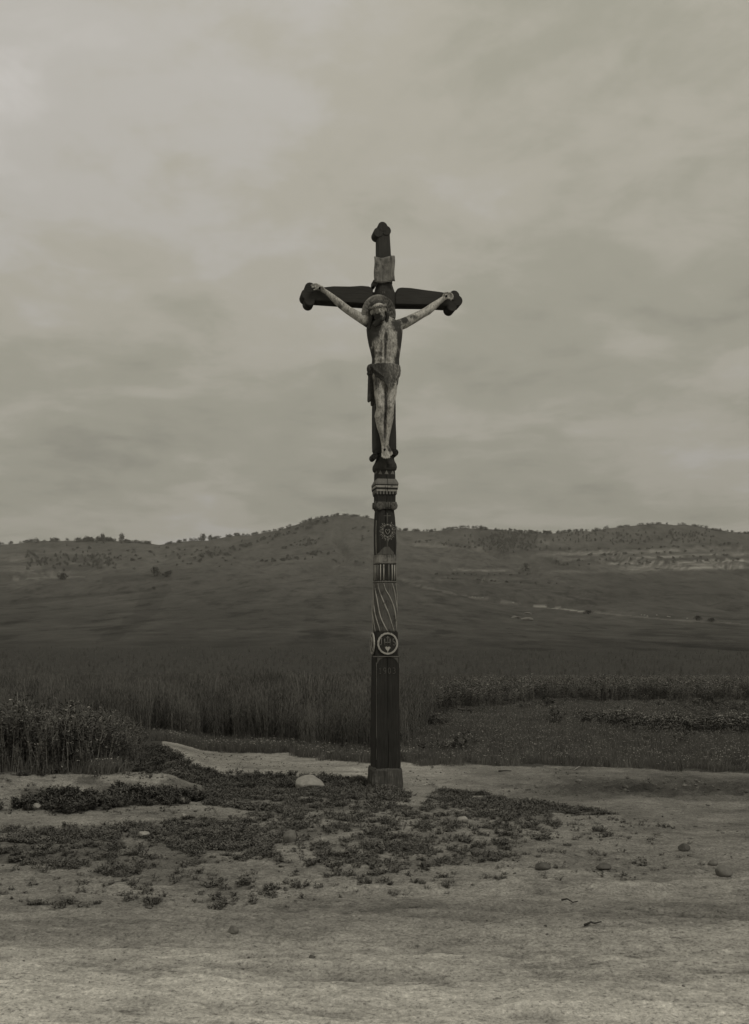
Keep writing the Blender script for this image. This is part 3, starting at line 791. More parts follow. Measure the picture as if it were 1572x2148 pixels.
# --- neck, dentils, cornice
loft('neck', [(1052, 807.5, 0.208), (1045, 807.5, 0.207), (1037, 807.5, 0.207)], cross, M_DARK, 0.008, crack=True, sub=2)
cor = empty('cornice', (0, 0, 0)); cor.parent = cross; cor.matrix_parent_inverse = Matrix()
loft('dentil_course', [(1037, 807.5, 0.218), (1030, 807.5, 0.222)], cor, M_DARK, 0.004, sub=1, crack=True)
for i in range(7):
    c = L(792 + i * 6.6, 1033.5, -0.111)
    bm = bmesh.new(); bmesh.ops.create_cube(bm, size=1, matrix=Matrix.Translation((c.x, -0.113, c.z)) @ Matrix.Diagonal((0.016, 0.012, 0.034, 1))); link('dentil', from_bm('dentil', bm), cor, M_GREY)
for i in range(7):
    c = L(807.5, 1033.5, 0)
    bm = bmesh.new(); bmesh.ops.create_cube(bm, size=1, matrix=Matrix.Translation((c.x - .113, -0.095 + i * .031, c.z)) @ Matrix.Diagonal((0.012, 0.016, 0.034, 1))); link('dentil', from_bm('dentil', bm), cor, M_GREY)
loft('cornice_fillet', [(1030, 807.5, 0.230), (1026.2, 807.5, 0.236)], cor, M_PALE, 0.004, sub=1, crack=True)
loft('cornice_groove', [(1026.2, 807.5, 0.240), (1022.2, 807.5, 0.246)], cor, M_DARK, 0.004, sub=1, crack=True)
loft('cornice_fillet', [(1022.2, 807.5, 0.250), (1018, 807.5, 0.253)], cor, M_PALE, 0.004, sub=1, crack=True)
loft('cornice_groove', [(1018, 807.5, 0.247), (1015.5, 807.5, 0.247)], cor, M_DARK, 0.004, sub=1, crack=True)
loft('cornice_slope', [(1015.5, 807.5, 0.256), (1012, 807.5, 0.252), (1004, 807.5, 0.206)], cor, M_GREY, 0.004, sub=2, crack=True)
tb = loft('triangle_band', [(1004, 807, 0.200), (995, 807, 0.198), (984, 807, 0.192)], cross, M_DARK, 0.006, crack=True, sub=2)
for i in range(3):
    c = L(798.0 + i * 13, 994.5, -0.1)
    prism('painted_triangle', [(c.x - .022, c.z), (c.x + .022, c.z), (c.x + .002, c.z + .045)], -0.1012, -0.09, tb, M_GREY)
for i in range(3):
    c = L(807, 994.5, 0)
    o = prism('painted_triangle', [(-.022, c.z), (.022, c.z), (.002, c.z + .045)], -0.1012, -0.09, tb, M_GREY)
    o.data.transform(Matrix.Translation((c.x, -0.055 + i * .055, 0)) @ Matrix.Rotation(R(-90), 4, 'Z'))
# --- cushion pedestal and the two little scrolls beside the feet
loft('cushion', [(987, 807, 0.196), (984, 807, 0.222), (979, 807, 0.234), (973, 807, 0.228), (966, 807.5, 0.192), (958, 808, 0.172), (950, 808, 0.178)], cross, M_UP, 0.02, sub=5, smooth=True, jit=0.002)
for px, py in ((786, 957), (829.5, 950)):
    c = L(px, py, -0.09)
    sgn = -1 if px < 808 else 1
    o = prism('scroll', disc_pts(c.x, c.z, 0.031, 0.037, 22), -0.122, 0.07, cross, M_DARK, 0.004)
    tubes('scroll_line', [[(c.x + sgn * r * math.cos(t), -0.124, c.z + r * math.sin(t)) for t, r in ((k * .5, .026 * (1 - k / 16)) for k in range(14))]], 0.004, o, M_UP)
# --- upper post
loft('upper_post', [(950, 807, 0.205), (940, 806, 0.232), (900, 805.5, 0.230), (850, 805, 0.226), (760, 805, 0.218), (660, 806, 0.212), (640, 806, 0.214)], cross, M_UP, 0.012, sub=4)
loft('crossing_block', [(640, 806, 0.214), (622, 806.5, 0.218), (610, 806.5, 0.214), (600, 806, 0.188), (593, 806, 0.164)], cross, M_UP, 0.035, sub=2)
loft('top_post', [(593, 806, 0.164), (560, 805, 0.160), (535, 804.5, 0.150), (510, 804, 0.142), (484, 803, 0.136)], cross, M_UP, 0.012, sub=4)
def lobes(name, pts, yl0, yl1, rr, parent=cross, mat=M_ARM):
    for i, (px, py) in enumerate(pts):
        c = L(px, py, yl0)
        d = 0.002 * i
        prism(name, disc_pts(c.x, c.z, rr, rr * 1.02, 26), yl0 + d, yl1 - d, parent, mat, 0.006)
lobes('top_lobe', [(803.5, 475), (794.5, 487), (811, 483)], -0.082, 0.078, 0.054, cross, M_UP)
cm = L(793.7, 559, -.09)
mk = [tuple(FP(782 + i, 0, 0)) for i in range(0)]
# little pale double stroke on the crossing
c = L(805.5, 615, -0.112)
tubes('painted_mark', [[(c.x - .010, -.112, c.z - .02), (c.x - .010, -.112, c.z + .02)], [(c.x + .008, -.112, c.z - .02), (c.x + .010, -.112, c.z + .018)]], 0.004, cross, M_LETTER, 5, .5)
# --- crossarms
YA0, YA1 = -0.088, 0.085
def outl(pts, yl=YA0): return [(L(a_, b_, yl).x, L(a_, b_, yl).z) for a_, b_ in pts]
armL = prism('crossarm', outl([(783, 606), (776, 600.5), (760, 599), (735, 600.5), (700, 600), (672, 603), (648, 606), (648, 629), (700, 632.5), (783, 638)]), YA0, YA1, cross, M_ARM, 0.007)
lobes('arm_lobe', [(651, 603.5), (643.5, 617), (650, 629.5)], YA0 - 0.006, YA1 + 0.006, 0.0585, armL)
armR = prism('crossarm', outl([(832, 612), (834, 605), (842, 602.5), (862, 603.5), (886, 607), (889, 607.5), (925, 612), (952, 617), (952, 642), (900, 639), (830, 638), (829.5, 622)]), YA0, YA1, cross, M_ARM, 0.007)
lobes('arm_lobe', [(954, 620), (960.5, 630), (949, 641.5)], YA0 - 0.006, YA1 + 0.006, 0.0585, armR)
prism('crossarm_tenon', outl([(780, 612), (834, 620), (834, 634), (780, 632)], -0.05), -0.05, 0.05, cross, M_ARM)
# --- curled title board
def title_board():
    bm = bmesh.new(); nx, nz = 14, 12
    for lay in (0, 1):
        pass
    grid = []
    for i in range(nx + 1):
        col_ = []
        for j in range(nz + 1):
            s = i / nx; t = j / nz
            px = 785 + 42.5 * s + (0.8 * math.sin(t * 7)); py = 539 + 53 * t + 1.5 * math.sin(s * 6) * (1 if j in (0, nz) else .3)
            curl = 0.018 * math.cos(s * math.pi * 2) + 0.012 * (t - .5)**2 + (0.012 if s > .82 else 0)
            v_ = L(px, py, -0.125)
            col_.append(bm.verts.new((v_.x, -0.112 - curl * 1.0, v_.z)))
        grid.append(col_)
    for i in range(nx):
        for j in range(nz): bm.faces.new((grid[i][j], grid[i + 1][j], grid[i + 1][j + 1], grid[i][j + 1]))
    bmesh.ops.recalc_face_normals(bm, faces=bm.faces)
    bmesh.ops.solidify(bm, geom=list(bm.faces), thickness=0.014)
    bmesh.ops.recalc_face_normals(bm, faces=bm.faces)
    o = link('title_board', from_bm('title_board', bm), cross, M_PANEL, True)
    o['label'] = 'weathered pale curled board under the top of the post'
    tubes('board_rim', [[FP(x, 590.5, -0.138) for x in (790, 800, 812, 822)]], 0.004, o, M_GREY)
    tubes('rolled_corner', [[FP(822, 540, -.12), FP(828.5, 541, -.12)]], 0.011, o, M_GREY)
    prism('lower_curl', outl([(783, 588), (792, 590), (790, 598), (785, 602), (782, 600)], -.10), -0.12, 0.02, o, M_UP, 0.003)
title_board()

# ------------------------------------------------------------------ carved figure
def remeshed(name, bm, voxel, smooth_it, parent, mat, stainf=None):
    me = bpy.data.meshes.new('tmp'); bm.to_mesh(me); bm.free()
    o = bpy.data.objects.new('tmp', me); COL.objects.link(o)
    md = o.modifiers.new('r', 'REMESH'); md.mode = 'VOXEL'; md.voxel_size = voxel; md.use_smooth_shade = True
    if smooth_it:
        sm = o.modifiers.new('s', 'SMOOTH'); sm.factor = 0.5; sm.iterations = smooth_it
    dg = bpy.context.evaluated_depsgraph_get()
    me2 = bpy.data.meshes.new_from_object(o.evaluated_get(dg))
    bpy.data.objects.remove(o); bpy.data.meshes.remove(me)
    me2.name = name
    co = np.empty(len(me2.vertices) * 3, np.float32); me2.vertices.foreach_get('co', co); co = co.reshape(-1, 3)
    st = stainf(co) if stainf else np.zeros(len(co))
    at = me2.attributes.new('stain', 'FLOAT', 'POINT'); at.data.foreach_set('value', st.astype(np.float32))
    return link(name, me2, parent, mat, True)
def ell(bm, c, r, rot=None, sub=3):
    m_ = Matrix.Translation(c)
    if rot is not None: m_ = m_ @ rot
    bmesh.ops.create_icosphere(bm, subdivisions=sub, radius=1.0, matrix=m_ @ Matrix.Diagonal((*r, 1)))
def caps(bm, p0, p1, r0, r1, flat=1.0, seg=14):
    """a tapered limb piece with rounded ends"""
    p0, p1 = Vector(p0), Vector(p1)
    n = max(3, int((p1 - p0).length / 0.02))
    ext0 = (p0 - p1).normalized()
    pts, rad = [], []
    for a_ in (80, 55, 25): pts.append(p0 + ext0 * r0 * math.sin(R(a_))); rad.append(r0 * math.cos(R(a_)))
    for i in range(n + 1): t = i / n; pts.append(p0.lerp(p1, t)); rad.append(r0 * (1 - t) + r1 * t)
    for a_ in (25, 55, 80): pts.append(p1 - ext0 * r1 * math.sin(R(a_))); rad.append(r1 * math.cos(R(a_)))
    tube_bm(bm, pts, rad, seg, flat)
def chain(bm, pts, flat=1.0):
    for a_, b_ in zip(pts[:-1], pts[1:]):
        caps(bm, L(*a_[:3]), L(*b_[:3]), a_[3], b_[3], flat)
def body_loft(bm, st, n=28):
    """(py, left px, right px, y centre, half depth)"""
    rings = []
    for py, l, r, yc, hd in st:
        a_, b_ = L(l, py, yc), L(r, py, yc); cx_ = (a_.x + b_.x) / 2; hw = (b_.x - a_.x) / 2
        rg = []
        for k in range(n):
            t = 2 * math.pi * k / n; c, s = math.cos(t), math.sin(t)
            e = 0.86
            rg.append(bm.verts.new((cx_ + hw * math.copysign(abs(c)**e, c), yc + hd * math.copysign(abs(s)**e, s), a_.z)))
        rings.append(rg)
    for A_, B_ in zip(rings[:-1], rings[1:]):
        for k in range(n): bm.faces.new((A_[k], A_[(k + 1) % n], B_[(k + 1) % n], B_[k]))
    bm.faces.new(rings[0]); bm.faces.new(rings[-1])
bm = bmesh.new()
body_loft(bm, [(664, 795, 818, -.22, .05), (670, 783, 832, -.215, .07), (677, 773, 842, -.21, .09), (690, 769, 845, -.215, .105), (706, 771, 843.5, -.215, .115), (722, 774, 841.5, -.21, .112), (738, 778, 839.5, -.20, .098), (752, 781, 837.5, -.195, .088), (768, 780, 838, -.195, .088), (786, 780, 837.5, -.195, .092), (804, 784, 835, -.20, .088), (816, 791, 829, -.205, .06)])
# chest, rib arch, belly
for px in (792, 822):
    ell(bm, L(px, 692, -.275), (.066, .050, .050))
ell(bm, L(807, 700, -.30), (.012, .02, .055))
for px in (799, 814.5):
    for py, rz_ in ((722, .034), (738, .034), (754, .036)):
        ell(bm, L(px, py, -.268 + (py - 738) * .0004), (.032, .036, rz_))
for s_ in (-1, 1):
    for k in range(4):
        a_ = L(807 + s_ * (8 + k * 3.2), 712 + k * 8.5, -.295 + k * .006); b_ = L(807 + s_ * (22 - k * .8), 716 + k * 8.5, -.262 + k * .004)
        caps(bm, a_, b_, .013, .012, 1.0, 8)
# neck and head (head hangs forward over the left breast)
caps(bm, L(806, 676, -.22), L(799, 660, -.27), .055, .052)
HC = L(794.5, 653, -.315)
HROT = Matrix.Rotation(R(-14), 4, 'Y') @ Matrix.Rotation(R(10), 4, 'X') @ Matrix.Rotation(R(-8), 4, 'Z')
HM = Matrix.Translation(HC) @ HROT
def H(x, y, z): return HM @ Vector((x, y, z))
ell(bm, H(0, .015, .03), (.078, .095, .085), HROT)
ell(bm, H(0, -.012, -.035), (.060, .070, .082), HROT)
ell(bm, H(0, -.055, .045), (.052, .030, .035), HROT)     # forehead
caps(bm, H(0, -.085, .018), H(0, -.108, -.028), .009, .013, 1.0, 10)   # nose
ell(bm, H(0, -.098, -.028), (.018, .012, .010), HROT)
for s_ in (-1, 1):
    ell(bm, H(s_ * .028, -.078, .024), (.021, .010, .008), HROT)      # brow
    ell(bm, H(s_ * .028, -.072, .004), (.014, .011, .009), HROT)      # eyelid
    ell(bm, H(s_ * .036, -.064, -.022), (.018, .016, .018), HROT)     # cheekbone
    ell(bm, H(s_ * .080, .005, 0), (.010, .02, .03), HROT)            # ear
ell(bm, H(0, -.082, -.055), (.022, .010, .006), HROT)      # lips
ell(bm, H(0, -.080, -.066), (.018, .010, .006), HROT)
ell(bm, H(0, -.068, -.092), (.026, .022, .024), HROT)      # chin
# arms
chain(bm, [(782, 681, -.205, .062), (769, 674, -.20, .056), (751, 663, -.185, .051), (731, 651, -.17, .044), (718, 641, -.16, .044), (706, 631, -.152, .040), (694, 620, -.142, .030), (685, 612.5, -.135, .0235)])
chain(bm, [(834, 683, -.205, .062), (848, 678, -.20, .060), (868, 668, -.185, .053), (886, 658, -.17, .046), (897, 652, -.162, .047), (910, 642, -.152, .042), (920, 634, -.142, .033), (928, 628, -.135, .028)])
# left hand in the picture: palm and five unequal fingers, slightly curled
def hand(wrist, palm, dirs, thumb):
    caps(bm, L(*wrist), L(*palm), .024, .030, 0.62, 12)
    for segs in dirs:
        for a_, b_ in zip(segs[:-1], segs[1:]): caps(bm, L(*a_[:3]), L(*b_[:3]), a_[3], b_[3], 1.0, 8)
    for a_, b_ in zip(thumb[:-1], thumb[1:]): caps(bm, L(*a_[:3]), L(*b_[:3]), a_[3], b_[3], 1.0, 8)
hand((684, 612, -.132), (672, 604.5, -.125),
     [[(673, 600, -.128, .0105), (664, 595.5, -.145, .0100), (657, 596, -.160, .0085)],
      [(670, 602, -.128, .0110), (660, 597.5, -.148, .0105), (653, 598.5, -.162, .0088)],
      [(669, 605, -.128, .0105), (660, 601.5, -.150, .0100), (655, 603, -.160, .0085)],
      [(670, 608.5, -.128, .0100), (663, 606.5, -.146, .0090), (659, 608, -.156, .0078)]],
     [(680, 606, -.140, .0120), (676, 601, -.160, .0105), (670, 600.5, -.176, .0088)])
hand((927, 629, -.132), (937, 621.5, -.125),
     [[(937, 617, -.128, .0110), (945, 614, -.150, .0105), (950, 618.5, -.160, .0088)],
      [(940, 619, -.128, .0110), (948, 617.5, -.152, .0105), (951, 622.5, -.160, .0088)],
      [(940, 622, -.128, .0105), (948, 622, -.150, .0100), (950, 627, -.156, .0085)],
      [(939, 625.5, -.128, .0100), (945, 626.5, -.146, .0090), (946.5, 630, -.150, .0078)]],
     [(930, 620, -.140, .0120), (934, 614.5, -.158, .0105), (940, 613.5, -.170, .0088)])
# legs
chain(bm, [(797, 795, -.205, .070), (797, 825, -.235, .063), (799, 848, -.262, .052), (799.5, 857, -.265, .050), (796.5, 874, -.235, .056), (799, 895, -.215, .044), (803, 915, -.20, .031), (805.5, 934, -.19, .027)])
chain(bm, [(822, 795, -.205, .070), (821, 825, -.235, .060), (818.5, 848, -.262, .050), (818, 857, -.265, .048), (817, 874, -.235, .051), (814.5, 895, -.215, .040), (812, 915, -.205, .030), (810.5, 934, -.20, .026)])
for px in (799, 818.5): ell(bm, L(px, 852, -.298), (.030, .026, .034))
for px in (801, 815): caps(bm, L(px, 868, -.272), L(px + (808 - px) * .55, 925, -.222), .012, .010, 1.0, 8)
# feet, one nailed over the other
def foot(a_, b_, w0, w1, toes, ty):
    caps(bm, L(*a_), L(*b_), w0, w1, 0.7, 12)
    for (x0, x1, y1, r_) in toes: caps(bm, L(x0, b_[1] - 2, b_[2]), L(x1, y1, b_[2] - .018), r_, r_ * .9, 1.0, 8)
foot((806, 934, -.19), (808.5, 952, -.20), .030, .040, [(802.5, 801.5, 958, .0105), (805.5, 805, 960.5, .0105), (809, 809, 961.5, .0105), (812, 813, 961, .011), (815, 817, 959.5, .0145)], 0)
foot((811, 934, -.165), (816, 950, -.165), .028, .036, [(812, 812, 957, .011), (816, 817, 957, .010), (819, 820.5, 955, .010), (822, 823.5, 952.5, .0095)], 0)
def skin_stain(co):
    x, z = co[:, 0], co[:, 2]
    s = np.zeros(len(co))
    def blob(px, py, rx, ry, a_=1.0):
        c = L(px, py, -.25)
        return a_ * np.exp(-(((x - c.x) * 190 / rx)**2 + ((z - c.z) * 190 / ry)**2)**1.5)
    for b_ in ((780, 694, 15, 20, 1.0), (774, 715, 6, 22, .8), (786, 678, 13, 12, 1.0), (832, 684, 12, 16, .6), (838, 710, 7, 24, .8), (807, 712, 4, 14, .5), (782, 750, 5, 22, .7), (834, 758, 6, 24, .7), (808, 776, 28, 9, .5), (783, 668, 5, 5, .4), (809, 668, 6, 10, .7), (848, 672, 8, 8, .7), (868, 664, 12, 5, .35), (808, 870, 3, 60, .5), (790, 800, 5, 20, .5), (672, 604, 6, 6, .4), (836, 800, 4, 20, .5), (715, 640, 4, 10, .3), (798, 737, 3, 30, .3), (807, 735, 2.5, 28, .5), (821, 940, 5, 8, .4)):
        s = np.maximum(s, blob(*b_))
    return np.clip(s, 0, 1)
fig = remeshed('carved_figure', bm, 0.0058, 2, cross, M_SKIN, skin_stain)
fig['label'] = 'flaking pale carved figure with arms spread and head bowed to one side'
# hair, beard
bm = bmesh.new()
for k in range(18):
    t = k / 17
    s_ = -1 if k % 2 else 1
    ang = R(25 + 130 * (k // 2) / 8)
    a_ = H(s_ * .082 * math.sin(ang) , .03 - .05 * math.cos(ang) * -1 - .01, .06)
    tgt = L(774 + (k // 2) * 1.0 if s_ < 0 else 808 + (k // 2) * 1.4, 690 - (k // 2) * 1.0, -.275 + (k // 2) * .012)
    mid = H(s_ * .092, .012 + .010 * (k // 2), -.05)
    caps(bm, a_, mid, .022, .022, 1, 8); caps(bm, mid, tgt, .022, .013, 1, 8)
ell(bm, H(0, .045, .025), (.094, .085, .098), HROT)
ell(bm, H(0, .02, .075), (.082, .085, .045), HROT)
for px, py in ((783, 681), (787, 684), (791, 682), (785, 676)):
    caps(bm, H(0, -.060, -.095), L(px, py, -.335), .024, .012, 1, 8)
for s_ in (-1, 1): caps(bm, H(s_ * .055, -.025, -.062), H(s_ * .02, -.062, -.10), .013, .018, 1, 8)
hair = remeshed('hair', bm, 0.0065, 1, fig, M_HAIR, lambda co: 0.3 + 0.5 * sstep(-0.1, 0.2, HC.z - co[:, 2]))
# plaited thorn crown
lines = []
for q in range(3):
    ln = []
    for i in range(41):
        t = 2 * math.pi * i / 40
        ln.append(H(.091 * math.cos(t) + .006 * math.cos(9 * t + q * 2.1), .012 + .1 * math.sin(t), .050 + .010 * math.sin(9 * t + q * 2.1) + .012 * math.sin(t)))
    lines.append(ln)
crown = tubes('thorn_crown', lines, 0.0085, fig, M_HAIR)
at = crown.data.attributes.new('stain', 'FLOAT', 'POINT')
# halo: ribbed disc behind the head
def halo():
    bm = bmesh.new(); c = L(793.5, 659, -.19); n, m_ = 96, 12; rings = []
    for j in range(m_ + 1):
        rr = 0.193 * (j / m_) + 0.001; rg = []
        for i in range(n):
            t = 2 * math.pi * i / n
            dy = -0.020 * (j / m_)**2 + 0.0045 * math.cos(t * 24) * (j / m_) * (1 if j < m_ - 1 else 0)
            rg.append(bm.verts.new((rr * math.cos(t), dy, rr * 1.04 * math.sin(t))))
        rings.append(rg)
    for A_, B_ in zip(rings[:-1], rings[1:]):
        for k in range(n): bm.faces.new((A_[k], A_[(k + 1) % n], B_[(k + 1) % n], B_[k]))
    bm.faces.new(rings[0])
    bmesh.ops.recalc_face_normals(bm, faces=bm.faces)
    bmesh.ops.solidify(bm, geom=list(bm.faces), thickness=0.018)
    me = from_bm('halo', bm)
    me.transform(Matrix.Translation(c) @ Matrix.Rotation(R(14), 4, 'X') @ Matrix.Rotation(R(6), 4, 'Z'))
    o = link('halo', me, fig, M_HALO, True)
    co = np.empty(len(me.vertices) * 3, np.float32); me.vertices.foreach_get('co', co); co = co.reshape(-1, 3)
    at = me.attributes.new('stain', 'FLOAT', 'POINT')
    x, z = co[:, 0], co[:, 2]
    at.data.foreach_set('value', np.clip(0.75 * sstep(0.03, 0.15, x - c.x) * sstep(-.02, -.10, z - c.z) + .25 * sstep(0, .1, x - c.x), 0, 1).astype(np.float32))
halo()
# loincloth with knot and hanging end
bm = bmesh.new()
n = 56; rings = []
cc_l = [(766, 779.5, 838.5), (772, 778.5, 839.5), (780, 778, 840), (790, 779, 839.5), (800, 781.5, 838), (812, 784, 835), (824, 789, 831)]
for i_, (py, l, r) in enumerate(cc_l):
    rg = []
    a_, b_ = L(l, py, -.2), L(r, py, -.2); cx_ = (a_.x + b_.x) / 2; hw = (b_.x - a_.x) / 2
    for k in range(n):
        t = 2 * math.pi * k / n; c, s = math.cos(t), math.sin(t)
        pleat = 0.008 * math.sin(t * 13 + i_ * 1.1) + 0.005 * math.sin(t * 29 + i_ * .7)
        drop_ = i_ / 6.0
        fr = max(0, -s)
        low_ = 0.13 * (1 - math.exp(-((c - .12) / .42)**2) * (1 if s < 0 else 0)) * drop_**1.5 + .008 * drop_ * math.sin(t * 7 + 1)
        rg.append(bm.verts.new((cx_ + (hw + pleat) * math.copysign(abs(c)**.86, c), -.2 + (.108 + pleat + .02 * fr) * math.copysign(abs(s)**.86, s), a_.z + low_)))
    rings.append(rg)
for A_, B_ in zip(rings[:-1], rings[1:]):
    for k in range(n): bm.faces.new((A_[k], A_[(k + 1) % n], B_[(k + 1) % n], B_[k]))
bm.faces.new(rings[0]); bm.faces.new(rings[-1])
caps(bm, L(810.5, 806, -.268), L(811.5, 833, -.262), .026, .007)
for k in range(5): caps(bm, L(783 + k, 770 + k * 1.5, -.27 - .012 * k), L(832 - k, 783 + k * 6, -.275 - .008 * k), .011, .010, 1, 8)
ell(bm, L(776.5, 774, -.21), (.036, .045, .052)); ell(bm, L(780, 768, -.24), (.026, .03, .028)); ell(bm, L(775.5, 784, -.2), (.03, .035, .024))
for k in range(4): caps(bm, L(775.5 + k * 3.3, 784, -.20 + .012 * k), L(774 + k * 3.4, 841 - (k % 2) * 3 + (8 if k > 1 else 0), -.17 + .012 * k), .017, .018, 1, 8)
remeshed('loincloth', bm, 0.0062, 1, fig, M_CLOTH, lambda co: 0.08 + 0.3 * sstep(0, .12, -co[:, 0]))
# nails
for px, py, yl in ((671, 604, -.155), (937, 621, -.155), (807.5, 943, -.232)):
    bm = bmesh.new(); bmesh.ops.create_cone(bm, cap_ends=True, segments=8, radius1=.0125, radius2=.009, depth=.03, matrix=Matrix.Translation(L(px, py, yl)) @ Matrix.Rotation(R(90), 4, 'X'))
    link('nail', from_bm('nail', bm), cross, M_IRON)

# ------------------------------------------------------------------ stones, sticks
def stone_mesh(name, sx, sy, sz, seed, facet=0.5, sub=4):
    bm = bmesh.new(); bmesh.ops.create_icosphere(bm, subdivisions=sub, radius=1.0)
    rnd = random.Random(seed)
    planes = [(Vector((rnd.uniform(-1, 1), rnd.uniform(-1, 1), rnd.uniform(-.6, 1))).normalized(), rnd.uniform(.62, .9)) for _ in range(9)]
    o = Vector((seed * 3.1, seed * 1.7, 0))
    for v_ in bm.verts:
        p = v_.co.copy()
        for n_, d in planes:
            k = p.dot(n_)
            if k > d: p -= n_ * (k - d) * facet * 1.7 if facet < .6 else n_ * (k - d) * .95
        p *= 1 + 0.10 * mnoise.noise(p * 1.6 + o) + 0.035 * mnoise.noise(p * 6 + o)
        v_.co = Vector((p.x * sx, p.y * sy, p.z * sz))
    return from_bm(name, bm)
def stone(px, py, wpx, hpx, mat, seed, label, sink=0.25, facet=0.5, depth=0.8, group='loose stones on the road and verge', rz=0):
    x, Y, z = gpt(px, py)
    s = wpx / F * Y / 2; h = hpx / F * Y / 2 / 0.9
    o = link('stone', stone_mesh('stone', s, s * depth, h / (1 - sink * .5), seed, facet), None, mat, True)
    o.location = (x, Y + s * depth * .5, z + h * (1 - sink)); o.rotation_euler = (0, 0, rz)
    return tag(o, label, 'stone', group)
stone(649, 1655, 66, 27, M_ST_PALE, 3, 'large flat pale stone lying in the weeds beside the cross', 0.3, .75)
stone(608, 1767, 33, 24, M_ST_GREY, 8, 'round grey boulder among the low weeds below the flat pale stone', .3, .4)
stone(970, 1726, 26, 13, M_ST_PALE, 12, 'pale pointed stone in the weeds down to the right of the cross', .3, .9)
stone(997, 1796, 20, 17, M_ST_DARK, 14, 'small dark upright stone at the lower edge of the weed patch', .2, .9)
stone(1140, 1826, 34, 16, M_ST_DARK, 17, 'dark flat stone half hidden by a weed clump on the road edge', .3, .5)
stone(1268, 1824, 32, 13, M_ST_DARK, 21, 'long low dark stone with stones of the same size on both its sides', .3, .5)
stone(1437, 1784, 26, 16, M_ST_DARK, 25, 'angular dark stone alone on the bare road near the right edge', .2, .9)
stone(1522, 1838, 40, 20, M_ST_GREY, 29, 'smooth grey stone at the far right of the road', .35, .3)
stone(1497, 1818, 22, 10, M_ST_GREY, 31, 'small half sunk stone just behind the smooth grey one', .4, .3)
stone(491, 1955, 24, 17, M_ST_GREY, 33, 'lone fist sized grey stone in the middle of the front road', .2, .5)
stone(300, 1756, 26, 13, M_ST_PALE, 38, 'small pale block of stone in the weeds left of the boulder', .3, .9)
stone(385, 1714, 12, 8, M_ST_PALE, 39, 'tiny white stone on the bare strip at the foot of the bank', .3, .7)
stone(78, 1660, 20, 12, M_ST_PALE, 41, 'pale lump of stone on the lip of the left bank', .3, .7)
stone(1157, 1596, 11, 7, M_ST_PALE, 43, 'small pale stone in the short grass behind the track', .2, .5)
stone(1073, 1594, 9, 6, M_ST_GREY, 45, 'smaller dull stone in the short grass behind the track', .2, .5)
stone(655, 2010, 15, 8, M_ST_DARK, 47, 'little dark clod like stone at the bottom of the front road', .3, .8)
stone(312, 1906, 17, 5, M_ST_DARK, 49, 'thin dark sliver of stone below the lowest weeds', .3, .8)
stone(1215, 1643, 15, 7, M_ST_GREY, 51, 'grey stone at the edge of the churned mud', .3, .8)
stone(878, 1636, 10, 6, M_ST_PALE, 53, 'little pale stone on the track close behind the cross', .3, .8)
def stick(pts, rad, mat, label, cat='twig', lift=.006, group='dry stalks and twigs lying about', name='twig'):
    P_ = []
    for i, (px, py) in enumerate(pts):
        x, Y, z = gpt(px, py); P_.append((x, Y, z + rad + lift * (1 + (i % 2))))
    r_ = [rad * (1 - .5 * i / (len(P_) - 1)) for i in range(len(P_))]
    bm = bmesh.new(); tube_bm(bm, P_, r_, 6); bmesh.ops.recalc_face_normals(bm, faces=bm.faces)
    return tag(link(name, from_bm(name, bm), None, mat, True), label, cat, group)
stick([(1178, 1892), (1190, 1893), (1202, 1897), (1213, 1897)], .006, M_BARK, 'dark bent twig lying across the front road')
stick([(1226, 1943), (1240, 1938), (1248, 1940), (1262, 1942)], .007, M_BARK, 'short forked dark twig lower on the front road')
stick([(1372, 1752), (1390, 1757), (1410, 1762), (1425, 1764)], .004, M_DRY, 'pale straw on the bare road behind the angular stone', 'straw', name='straw')
stick([(1446, 1795), (1460, 1797), (1472, 1799)], .004, M_DRY, 'short pale straw just below the angular stone', 'straw', name='straw')
stick([(448, 1696), (456, 1707), (464, 1716)], .005, M_DRY, 'pale stalk leaning down the bare bank slope', 'straw', name='straw')
stick([(420, 1799), (440, 1799), (458, 1800)], .004, M_DRY, 'level pale stalk at the lower edge of the left weeds', 'straw', name='straw')
stick([(466, 1800), (480, 1807), (496, 1814)], .004, M_DRY, 'slanting pale stalk beside the level one', 'straw', name='straw')
stick([(763, 1681), (772, 1690), (780, 1698)], .005, M_DRY, 'pale stalk slanting in the weeds in front of the cross', 'straw', name='straw')
stick([(1046, 1620), (1060, 1621), (1073, 1620)], .010, M_BARK, 'thick dark stick on the back track right of the cross')
stick([(1205, 1615), (1214, 1612), (1224, 1609)], .006, M_DRY, 'pale dry stalk by the grass edge of the back track', 'straw', name='straw')
stick([(586, 1972), (605, 1974), (628, 1974), (638, 1985)], .003, M_DRY, 'thin curved pale straw on the front road', 'straw', name='straw')
stick([(1255, 1802), (1270, 1803), (1290, 1804)], .004, M_DRY, 'level pale straw behind the long low dark stone', 'straw', name='straw')

